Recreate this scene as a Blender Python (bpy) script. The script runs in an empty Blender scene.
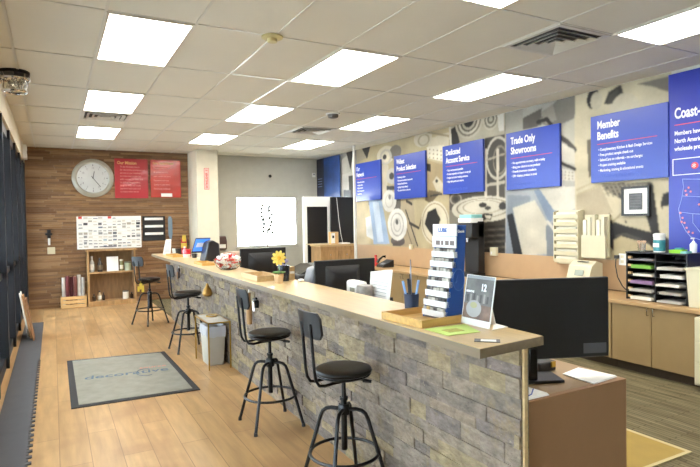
import bpy, bmesh, math, random
from mathutils import Vector, Matrix
import numpy as np
PI = math.pi
random.seed(7)
S = bpy.context.scene
COL = S.collection

# ---------------------------------------------------------------- camera, world, light, exposure
cam_d = bpy.data.cameras.new('camera')
cam = bpy.data.objects.new('camera', cam_d)
COL.objects.link(cam)
S.camera = cam
cam_d.sensor_width = 36
cam_d.sensor_fit = 'HORIZONTAL'
cam_d.lens = 545.7 / 700 * 36
cam_d.clip_start = 0.02
YAW, PITCH, ROLL = math.radians(28.542), math.radians(-1.366), math.radians(-0.966)
_d = Vector((math.sin(YAW) * math.cos(PITCH), math.cos(YAW) * math.cos(PITCH), math.sin(PITCH)))
_r = Vector((math.cos(YAW), -math.sin(YAW), 0))
_u = _r.cross(_d)
_R = _r * math.cos(ROLL) + _u * math.sin(ROLL)
_U = -_r * math.sin(ROLL) + _u * math.cos(ROLL)
M = Matrix(((_R.x, _U.x, -_d.x, 0), (_R.y, _U.y, -_d.y, 0), (_R.z, _U.z, -_d.z, 1.56), (0, 0, 0, 1)))
cam.matrix_world = M

w = bpy.data.worlds.new('sky')
S.world = w
w.use_nodes = True
bg = w.node_tree.nodes['Background']
bg.inputs[0].default_value = (0.93, 0.97, 1.0, 1)
bg.inputs[1].default_value = 22.0
LAMP = 7.5              # strength of the fluorescent diffusers
S.view_settings.view_transform = 'Standard'
S.view_settings.look = 'None'
S.view_settings.gamma = 1
S.view_settings.use_curve_mapping = False
S.view_settings.exposure = 1.25
try:
    S.cycles.use_denoising = True
    S.cycles.max_bounces = 8
    S.cycles.diffuse_bounces = 5
    S.cycles.sample_clamp_indirect = 6
except Exception:
    pass

# ---------------------------------------------------------------- helpers
def lin(h):
    if isinstance(h, tuple):
        return (h[0], h[1], h[2], 1)
    v = [int(h[i:i + 2], 16) / 255 for i in (0, 2, 4)]
    v = [c / 12.92 if c <= 0.04045 else ((c + 0.055) / 1.055) ** 2.4 for c in v]
    return (v[0], v[1], v[2], 1)

MATS = {}
def mat(name, col, rough=0.5, metal=0.0, noise=0.0, nscale=8.0, bump=0.0, bscale=60.0, spec=0.5, emit=None, estr=1.0,
        trans=0.0, alpha=1.0, coat=0.0, stretch=None):
    if name in MATS:
        return MATS[name]
    m = bpy.data.materials.new(name)
    m.use_nodes = True
    nt = m.node_tree
    b = nt.nodes['Principled BSDF']
    c = lin(col)
    b.inputs['Base Color'].default_value = c
    b.inputs['Roughness'].default_value = rough
    b.inputs['Metallic'].default_value = metal
    b.inputs['Specular IOR Level'].default_value = spec
    b.inputs['Transmission Weight'].default_value = trans
    b.inputs['Alpha'].default_value = alpha
    b.inputs['Coat Weight'].default_value = coat
    if emit:
        b.inputs['Emission Color'].default_value = lin(emit)
        b.inputs['Emission Strength'].default_value = estr
    tc = nt.nodes.new('ShaderNodeTexCoord')
    mp = nt.nodes.new('ShaderNodeMapping')
    nt.links.new(tc.outputs['Object'], mp.inputs[0])
    if stretch:
        mp.inputs['Scale'].default_value = stretch
    n = nt.nodes.new('ShaderNodeTexNoise')
    n.inputs['Scale'].default_value = nscale
    n.inputs['Detail'].default_value = 4
    nt.links.new(mp.outputs[0], n.inputs['Vector'])
    nz = noise if noise else 0.03
    mx = nt.nodes.new('ShaderNodeMix')
    mx.data_type = 'RGBA'
    mx.inputs[6].default_value = tuple(min(1, x * (1 - nz)) for x in c[:3]) + (1,)
    mx.inputs[7].default_value = tuple(min(1, x * (1 + nz)) for x in c[:3]) + (1,)
    rp = nt.nodes.new('ShaderNodeMapRange')
    rp.inputs[1].default_value = 0.3
    rp.inputs[2].default_value = 0.7
    nt.links.new(n.outputs[0], rp.inputs[0])
    nt.links.new(rp.outputs[0], mx.inputs[0])
    nt.links.new(mx.outputs[2], b.inputs['Base Color'])
    if bump:
        n2 = nt.nodes.new('ShaderNodeTexNoise')
        n2.inputs['Scale'].default_value = bscale
        nt.links.new(mp.outputs[0], n2.inputs['Vector'])
        bp = nt.nodes.new('ShaderNodeBump')
        bp.inputs['Strength'].default_value = bump
        bp.inputs['Distance'].default_value = 0.01
        nt.links.new(n2.outputs[0], bp.inputs['Height'])
        nt.links.new(bp.outputs[0], b.inputs['Normal'])
    MATS[name] = m
    return m

def mat_attr(name, rough=0.7, noise=0.25, nscale=12, bump=0.4, bscale=40, stretch=(1, 1, 1), spec=0.4):
    """colour from the mesh's own Col attribute, broken up by noise"""
    m = bpy.data.materials.new(name)
    m.use_nodes = True
    nt = m.node_tree
    b = nt.nodes['Principled BSDF']
    b.inputs['Roughness'].default_value = rough
    b.inputs['Specular IOR Level'].default_value = spec
    at = nt.nodes.new('ShaderNodeAttribute')
    at.attribute_name = 'Col'
    tc = nt.nodes.new('ShaderNodeTexCoord')
    mp = nt.nodes.new('ShaderNodeMapping')
    mp.inputs['Scale'].default_value = stretch
    nt.links.new(tc.outputs['Object'], mp.inputs[0])
    n = nt.nodes.new('ShaderNodeTexNoise')
    n.inputs['Scale'].default_value = nscale
    n.inputs['Detail'].default_value = 6
    n.inputs['Roughness'].default_value = 0.65
    nt.links.new(mp.outputs[0], n.inputs['Vector'])
    r = nt.nodes.new('ShaderNodeMapRange')
    r.inputs[1].default_value = 0.3
    r.inputs[2].default_value = 0.7
    r.inputs[3].default_value = 1 - noise
    r.inputs[4].default_value = 1 + noise
    nt.links.new(n.outputs[0], r.inputs[0])
    mx = nt.nodes.new('ShaderNodeVectorMath')
    mx.operation = 'SCALE'
    nt.links.new(at.outputs['Color'], mx.inputs[0])
    nt.links.new(r.outputs[0], mx.inputs['Scale'])
    nt.links.new(mx.outputs[0], b.inputs['Base Color'])
    if bump:
        n2 = nt.nodes.new('ShaderNodeTexNoise')
        n2.inputs['Scale'].default_value = bscale
        n2.inputs['Detail'].default_value = 5
        nt.links.new(mp.outputs[0], n2.inputs['Vector'])
        bp = nt.nodes.new('ShaderNodeBump')
        bp.inputs['Strength'].default_value = bump
        bp.inputs['Distance'].default_value = 0.02
        nt.links.new(n2.outputs[0], bp.inputs['Height'])
        nt.links.new(bp.outputs[0], b.inputs['Normal'])
    return m

class MB:
    def __init__(s):
        s.v = []; s.f = []; s.c = []
    def add(s, vs, fs, col=None):
        k = len(s.v)
        s.v += [tuple(v) for v in vs]
        s.f += [tuple(i + k for i in f) for f in fs]
        s.c += [col] * len(fs)
        return s
    def box(s, x0, y0, z0, x1, y1, z1, col=None):
        if x0 > x1: x0, x1 = x1, x0
        if y0 > y1: y0, y1 = y1, y0
        if z0 > z1: z0, z1 = z1, z0
        v = [(x0, y0, z0), (x1, y0, z0), (x1, y1, z0), (x0, y1, z0), (x0, y0, z1), (x1, y0, z1), (x1, y1, z1), (x0, y1, z1)]
        return s.add(v, [(0, 3, 2, 1), (4, 5, 6, 7), (0, 1, 5, 4), (1, 2, 6, 5), (2, 3, 7, 6), (3, 0, 4, 7)], col)
    def hexa(s, v, col=None):
        return s.add(v, [(0, 3, 2, 1), (4, 5, 6, 7), (0, 1, 5, 4), (1, 2, 6, 5), (2, 3, 7, 6), (3, 0, 4, 7)], col)
    def prism(s, pts, axis, a, b, col=None):
        """outline pts in the plane across axis, from a to b"""
        def mk(p, t):
            return {'x': (t, p[0], p[1]), 'y': (p[0], t, p[1]), 'z': (p[0], p[1], t)}[axis]
        n = len(pts)
        v = [mk(p, a) for p in pts] + [mk(p, b) for p in pts]
        f = [tuple(range(n))[::-1], tuple(range(n, 2 * n))] + [(i, (i + 1) % n, n + (i + 1) % n, n + i) for i in range(n)]
        return s.add(v, f, col)
    def lathe(s, prof, cx=0, cy=0, cz=0, seg=24, axis='z', col=None):
        v = []; f = []
        n = len(prof)
        for r, z in prof:
            for i in range(seg):
                a = 2 * PI * i / seg
                x, y = r * math.cos(a), r * math.sin(a)
                p = {'z': (x, y, z), 'y': (x, z, y), 'x': (z, x, y)}[axis]
                v.append((p[0] + cx, p[1] + cy, p[2] + cz))
        for k in range(n - 1):
            for i in range(seg):
                j = (i + 1) % seg
                f.append((k * seg + i, k * seg + j, (k + 1) * seg + j, (k + 1) * seg + i))
        f.append(tuple(range(seg))[::-1]); f.append(tuple((n - 1) * seg + i for i in range(seg)))
        return s.add(v, f, col)
    def cyl(s, x, y, z0, z1, r, r2=None, seg=20, col=None):
        return s.lathe([(r, z0), (r if r2 is None else r2, z1)], x, y, 0, seg, 'z', col)
    def tube(s, pts, r, seg=8, closed=False, col=None):
        pts = [Vector(p) for p in pts]
        n = len(pts)
        rs = r if isinstance(r, (list, tuple)) else [r] * n
        v = []; f = []
        prev = None
        for i, p in enumerate(pts):
            if closed:
                t = pts[(i + 1) % n] - pts[i - 1]
            else:
                t = pts[min(i + 1, n - 1)] - pts[max(i - 1, 0)]
            t.normalize()
            if prev is None:
                a = Vector((0, 0, 1)) if abs(t.z) < 0.9 else Vector((1, 0, 0))
                nrm = (a - t * a.dot(t)).normalized()
            else:
                nrm = (prev - t * prev.dot(t)).normalized()
            prev = nrm
            bn = t.cross(nrm)
            for k in range(seg):
                an = 2 * PI * k / seg
                v.append(p + (nrm * math.cos(an) + bn * math.sin(an)) * rs[i])
        m = n if closed else n - 1
        for i in range(m):
            for k in range(seg):
                a, b2 = i * seg + k, i * seg + (k + 1) % seg
                c, d = ((i + 1) % n) * seg + (k + 1) % seg, ((i + 1) % n) * seg + k
                f.append((a, b2, c, d))
        if not closed:
            f.append(tuple(range(seg))[::-1]); f.append(tuple((n - 1) * seg + k for k in range(seg)))
        return s.add(v, f, col)
    def ring(s, cx, cy, cz, R, r, seg=40, n=8):
        return s.tube([(cx + R * math.cos(2 * PI * i / seg), cy + R * math.sin(2 * PI * i / seg), cz) for i in range(seg)], r, n, True)
    def ball(s, cx, cy, cz, rx, ry=None, rz=None, seg=14, rings=8, col=None):
        ry = ry or rx; rz = rz or rx
        v = []; f = []
        for i in range(rings + 1):
            t = PI * i / rings
            for k in range(seg):
                a = 2 * PI * k / seg
                rr = max(math.sin(t), 0.02)
                v.append((cx + rx * rr * math.cos(a), cy + ry * rr * math.sin(a), cz + rz * math.cos(t)))
        for i in range(rings):
            for k in range(seg):
                f.append((i * seg + k, (i + 1) * seg + k, (i + 1) * seg + (k + 1) % seg, i * seg + (k + 1) % seg))
        f.append(tuple(range(seg))); f.append(tuple(rings * seg + k for k in range(seg))[::-1])
        return s.add(v, f, col)
    def build(s, name, m, parent=None, loc=None, rot=None, bevel=0, sharp=35, kind=None):
        me = bpy.data.meshes.new(name)
        me.from_pydata(s.v, [], s.f)
        if any(c is not None for c in s.c):
            ca = me.color_attributes.new('Col', 'FLOAT_COLOR', 'CORNER')
            arr = np.ones((len(me.loops), 4), dtype=np.float32)
            k = 0
            for poly, c in zip(me.polygons, s.c):
                arr[poly.loop_start:poly.loop_start + poly.loop_total, :3] = (c or (0.5, 0.5, 0.5))[:3]
            ca.data.foreach_set('color', arr.ravel())
        me.update()
        bmx = bmesh.new(); bmx.from_mesh(me)
        bmesh.ops.recalc_face_normals(bmx, faces=bmx.faces)
        bmx.to_mesh(me); bmx.free()
        me.shade_smooth()
        me.set_sharp_from_angle(angle=math.radians(sharp))
        me.materials.append(m)
        o = bpy.data.objects.new(name, me)
        COL.objects.link(o)
        if parent: o.parent = parent
        if loc: o.location = loc
        if rot: o.rotation_euler = rot
        if bevel:
            b = o.modifiers.new('edge', 'BEVEL')
            b.width = bevel; b.segments = 2; b.limit_method = 'ANGLE'
        if kind: o['kind'] = kind
        return o

def tag(o, label=None, cat=None, group=None, kind=None):
    if label: o['label'] = label
    if cat: o['category'] = cat
    if group: o['group'] = group
    if kind: o['kind'] = kind
    return o
def thing(name, label, cat, loc=(0, 0, 0), rz=0, group=None):
    o = bpy.data.objects.new(name, None)
    COL.objects.link(o)
    o.empty_display_size = 0.1
    o.location = loc
    o.rotation_euler = (0, 0, rz)
    return tag(o, label, cat, group)
def copy_tree(o, parent=None):
    c = o.copy()
    COL.objects.link(c)
    c.parent = parent
    for ch in list(o.children):
        copy_tree(ch, c)
    return c
def text(name, s, size, m, parent, loc, rot=(PI / 2, 0, 0), sx=0.7, off=0.0, ext=0.0006, align='LEFT', space=1.0):
    cu = bpy.data.curves.new(name, 'FONT')
    cu.body = s
    cu.size = size
    cu.extrude = ext
    cu.offset = off
    cu.align_x = align
    cu.space_line = space
    cu.resolution_u = 3
    cu.materials.append(m)
    tmp = bpy.data.objects.new(name, cu)
    me = bpy.data.meshes.new_from_object(tmp)
    bpy.data.objects.remove(tmp)
    me.name = name
    o = bpy.data.objects.new(name, me)
    COL.objects.link(o)
    o.parent = parent
    o.location = loc
    o.rotation_euler = rot
    o.scale = (sx, 1, 1)
    return o
RW = -PI / 2            # things that hang on the right wall are built facing -y and turned by this
def rw(y, z, x=5.6):    # a point on the right wall
    return (x, y, z)

# common materials
BLACKM = mat('black_metal', '101012', 0.4, 0.3)
LEATHER = mat('black_leather', '0d0d0e', 0.3, 0, bump=0.08, bscale=120)
BLACKP = mat('black_plastic', '1a1a1c', 0.42)
BLACKG = mat('gloss_black', '101013', 0.16)
WHITEP = mat('white_plastic', 'eeeeea', 0.45)
PAPER = mat('paper', 'f4f3ee', 0.8)
CREAMP = mat('cream_plastic', 'd8d0b2', 0.5)
OAK = mat('light_oak', 'c2a678', 0.42, noise=0.14, nscale=5, stretch=(9, 0.8, 9))
TRAYWOOD = mat('tray_wood', 'c49a52', 0.5, noise=0.15, nscale=6, stretch=(1, 8, 8))
SHELFWOOD = mat('shelf_wood', 'ad885a', 0.55, noise=0.25, nscale=4, stretch=(6, 6, 1))
BRASS = mat('brass', 'b08c3a', 0.32, 0.9)
CHROME = mat('chrome', 'd8d8da', 0.08, 1.0)
TAN = mat('tan_laminate', 'a48a62', 0.5)
BROWN = mat('brown_laminate', '9c7450', 0.55)
BLUE = mat('sign_blue', '2b46a6', 0.3)
REDLINE = mat('sign_red_line', 'd8404a', 0.5)
WHITEINK = mat('white_ink', 'f4f4f4', 0.6)
FAINT = mat('faint_blue_ink', '3f5ab8', 0.5)
RED = mat('red_paint', 'c22a26', 0.35)
GREYP = mat('grey_plastic', '8e9298', 0.4)
GLASS = mat('clear_glass', 'f4f8f8', 0.03, trans=1.0)
# ---------------------------------------------------------------- the setting
H = 3.03; XL, XR, YB, YF = -0.43, 5.6, 11.8, -2.6

def brick_mat(name, c1, c2, mortar, bw, rh, rough, offset=0.37, swap=True, msize=0.004, noise=0.25, bump=0.15, spec=0.5, stain=None):
    m = bpy.data.materials.new(name)
    m.use_nodes = True
    nt = m.node_tree
    b = nt.nodes['Principled BSDF']
    b.inputs['Roughness'].default_value = rough
    b.inputs['Specular IOR Level'].default_value = spec
    tc = nt.nodes.new('ShaderNodeTexCoord')
    sp = nt.nodes.new('ShaderNodeSeparateXYZ')
    cb = nt.nodes.new('ShaderNodeCombineXYZ')
    nt.links.new(tc.outputs['Object'], sp.inputs[0])
    nt.links.new(sp.outputs[1 if swap else 0], cb.inputs[0])
    nt.links.new(sp.outputs[0 if swap else 1], cb.inputs[1])
    br = nt.nodes.new('ShaderNodeTexBrick')
    br.offset = offset
    br.inputs['Color1'].default_value = lin(c1)
    br.inputs['Color2'].default_value = lin(c2)
    br.inputs['Mortar'].default_value = lin(mortar)
    br.inputs['Scale'].default_value = 1
    br.inputs['Mortar Size'].default_value = msize
    br.inputs['Brick Width'].default_value = bw
    br.inputs['Row Height'].default_value = rh
    nt.links.new(cb.outputs[0], br.inputs['Vector'])
    mp = nt.nodes.new('ShaderNodeMapping')
    mp.inputs['Scale'].default_value = (0.7, 6, 1)
    nt.links.new(cb.outputs[0], mp.inputs[0])
    n = nt.nodes.new('ShaderNodeTexNoise')
    n.inputs['Scale'].default_value = 3
    n.inputs['Detail'].default_value = 6
    nt.links.new(mp.outputs[0], n.inputs['Vector'])
    r = nt.nodes.new('ShaderNodeMapRange')
    r.inputs[1].default_value = 0.3; r.inputs[2].default_value = 0.7
    r.inputs[3].default_value = 1 - noise; r.inputs[4].default_value = 1 + noise
    nt.links.new(n.outputs[0], r.inputs[0])
    vm = nt.nodes.new('ShaderNodeVectorMath'); vm.operation = 'SCALE'
    nt.links.new(br.outputs[0], vm.inputs[0])
    nt.links.new(r.outputs[0], vm.inputs['Scale'])
    last = vm.outputs[0]
    if stain:
        n3 = nt.nodes.new('ShaderNodeTexNoise')
        n3.inputs['Scale'].default_value = 2.6
        n3.inputs['Detail'].default_value = 3
        nt.links.new(cb.outputs[0], n3.inputs['Vector'])
        r3 = nt.nodes.new('ShaderNodeMapRange')
        r3.inputs[1].default_value = 0.52; r3.inputs[2].default_value = 0.72
        r3.inputs[3].default_value = 0.0; r3.inputs[4].default_value = 0.55
        nt.links.new(n3.outputs[0], r3.inputs[0])
        mx = nt.nodes.new('ShaderNodeMix'); mx.data_type = 'RGBA'
        mx.inputs[7].default_value = lin(stain)
        nt.links.new(r3.outputs[0], mx.inputs[0])
        nt.links.new(last, mx.inputs[6])
        last = mx.outputs[2]
    nt.links.new(last, b.inputs['Base Color'])
    bp = nt.nodes.new('ShaderNodeBump')
    bp.inputs['Strength'].default_value = bump
    bp.inputs['Distance'].default_value = 0.005
    nt.links.new(br.outputs['Fac'], bp.inputs['Height'])
    bp.invert = True
    nt.links.new(bp.outputs[0], b.inputs['Normal'])
    return m

FLOORW = brick_mat('oak_plank_floor', 'ab875a', 'c29e6e', '876846', 1.5, 0.19, 0.33, noise=0.17, stain='9a7450', msize=0.0025)
CARPET = brick_mat('office_carpet', '6e654c', '7d745a', '5b533d', 0.5, 0.035, 0.95, offset=0.5, noise=0.3, bump=0.4, spec=0.1)
MB().box(XL - 0.2, YF, -0.08, 1.69, YB + 0.2, 0).build('floor', FLOORW, kind='structure')
o = MB().box(1.69, YF, -0.08, XR + 0.2, YB + 0.2, -0.0005).build('floor', CARPET, kind='structure')
TILE = mat('ceiling_tile', 'dcd6c6', 0.9, noise=0.03, nscale=1.2, bump=0.15, bscale=150)
MB().box(XL - 0.2, YF, H, XR + 0.2, YB + 0.2, H + 0.1).build('ceiling', TILE, kind='structure')
TBAR = mat('ceiling_tee_paint', 'd0cbbd', 0.28)
g = MB()
xs = [0.359 + 0.6097 * k for k in range(-1, 9)]
ys = [4.103 + 1.219 * k for k in range(-5, 7)]
for x in xs: g.box(x - 0.010, YF, H - 0.006, x + 0.010, YB, H + 0.004)
for y in ys: g.box(XL, y - 0.010, H - 0.0055, XR, y + 0.010, H + 0.004)
g.build('trim_1', TBAR, kind='structure')

GREYWALL = mat('warm_grey_paint', 'c4c1b5', 0.75, bump=0.04, bscale=200)
CREAMWALL = mat('cream_paint', 'dad2bc', 0.75, bump=0.04, bscale=200)
WX0, WX1, WZ0, WZ1 = 3.56, 5.03, 1.0, 2.14
b = MB()
b.box(XL - 0.2, YB, 0, WX0, YB + 0.2, H); b.box(WX1, YB, 0, XR + 0.2, YB + 0.2, H)
b.box(WX0, YB, 0, WX1, YB + 0.2, WZ0); b.box(WX0, YB, WZ1, WX1, YB + 0.2, H)
b.build('wall_back', GREYWALL, kind='structure')
MB().box(XR, YF, 0, XR + 0.2, YB + 0.2, H).build('wall_right', GREYWALL, kind='structure')
MB().box(XL - 0.2, YF - 0.2, 0, XR + 0.2, YF, H).build('wall_front', GREYWALL, kind='structure')
# storefront side
b = MB()
b.box(XL - 0.2, YF, 2.72, XL, YB, H)
b.box(XL - 0.2, YF, 0, XL - 0.06, YB, 0.09)
b.build('wall_left', CREAMWALL, kind='structure')
FRAME = mat('black_storefront_metal', '1b1c20', 0.35, 0.4)
DGLASS = mat('storefront_glass', '7f888e', 0.02, trans=1.0)
b = MB()
k = 0
y = YF + 0.05
while y < YB:
    b.box(XL - 0.11, y - 0.03, 0.09, XL - 0.0, y + 0.03, 2.72)
    y += 1.15
b.box(XL - 0.11, YB - 0.2, 0.09, XL - 0.001, YB, 2.72); b.box(XL - 0.14, YF, 0.09, XL - 0.03, YB, 0.2); b.box(XL - 0.14, YF, 2.62, XL - 0.03, YB, 2.72)
b.box(XL - 0.12, YF, 1.02, XL - 0.04, YB, 1.08)
b.build('window_1', FRAME, kind='structure')
MB().box(XL - 0.105, YF, 0.15, XL - 0.097, YB, 2.68).build('window_1_glass', DGLASS, kind='structure')
# the pavement and an unseen roof added outside the shopfront to hold back daylight
PAVE = mat('concrete', '9a9a98', 0.9, noise=0.1)
MB().box(XL - 8, YF - 3, -0.12, XL - 0.2, YB + 8, -0.02).build('ground', PAVE, kind='structure')
MB().box(XL - 0.2, YB + 0.2, -0.12, XR + 6, YB + 8, -0.02).build('ground', PAVE, kind='structure')
MB().box(XL - 2.6, YF - 1, 2.78, XL - 0.2, YB + 1, 3.1).build('added_daylight_roof', PAVE, kind='structure')

# back window
WF = mat('window_frame_grey', 'b9b7ae', 0.5)
b = MB()
for x0, x1, z0, z1 in ((WX0, WX1, WZ1 - 0.03, WZ1), (WX0, WX1, WZ0, WZ0 + 0.03), (WX0, WX0 + 0.03, WZ0, WZ1), (WX1 - 0.03, WX1, WZ0, WZ1)):
    b.box(x0, YB + 0.02, z0, x1, YB + 0.09, z1)
b.build('window_2', WF, kind='structure')
MB().box(WX0 + 0.02, YB + 0.05, WZ0 + 0.02, WX1 - 0.02, YB + 0.056, WZ1 - 0.02).build('window_2_glass', GLASS, kind='structure')
MB().box(WX0 - 0.02, YB - 0.05, WZ0 - 0.03, WX1 + 0.02, YB + 0.02, WZ0).build('window_2_sill', WF, kind='structure')
MB().box(2.98, YB - 0.015, 0, XR, YB, 0.09).build('baseboard_back', mat('baseboard', '5c5247', 0.6), kind='structure')

# wood strip cladding on the back wall
WOODSTRIP = mat_attr('reclaimed_wood_strips', 0.6, 0.22, 5, 0.25, 30, (1, 1, 14))
cols = ['785839', '846242', '8e6c49', '7b5b3b', '967551', '725235', '8a6843', '9c7b58', '826447', '78593e']
b = MB(); z = 0.0; rnd = random.Random(3)
while z < H:
    h = rnd.choice((0.028, 0.036, 0.045)); z1 = min(z + h, H); x = XL
    x -= 0
    while x < 2.53:
        x1 = min(x + rnd.uniform(0.2, 0.7), 2.53)
        c = lin(rnd.choice(cols))
        b.box(x, YB - 0.018 - rnd.uniform(0, 0.014), z, x1 - 0.0015, YB, z1 - 0.0015, col=c)
        x = x1
    z = z1
b.build('wall_back_cladding', WOODSTRIP, kind='structure')
# pillar
MB().box(2.54, 11.02, 0, 2.97, YB, H).build('wall_pillar', CREAMWALL, bevel=0.006, kind='structure')

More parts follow.
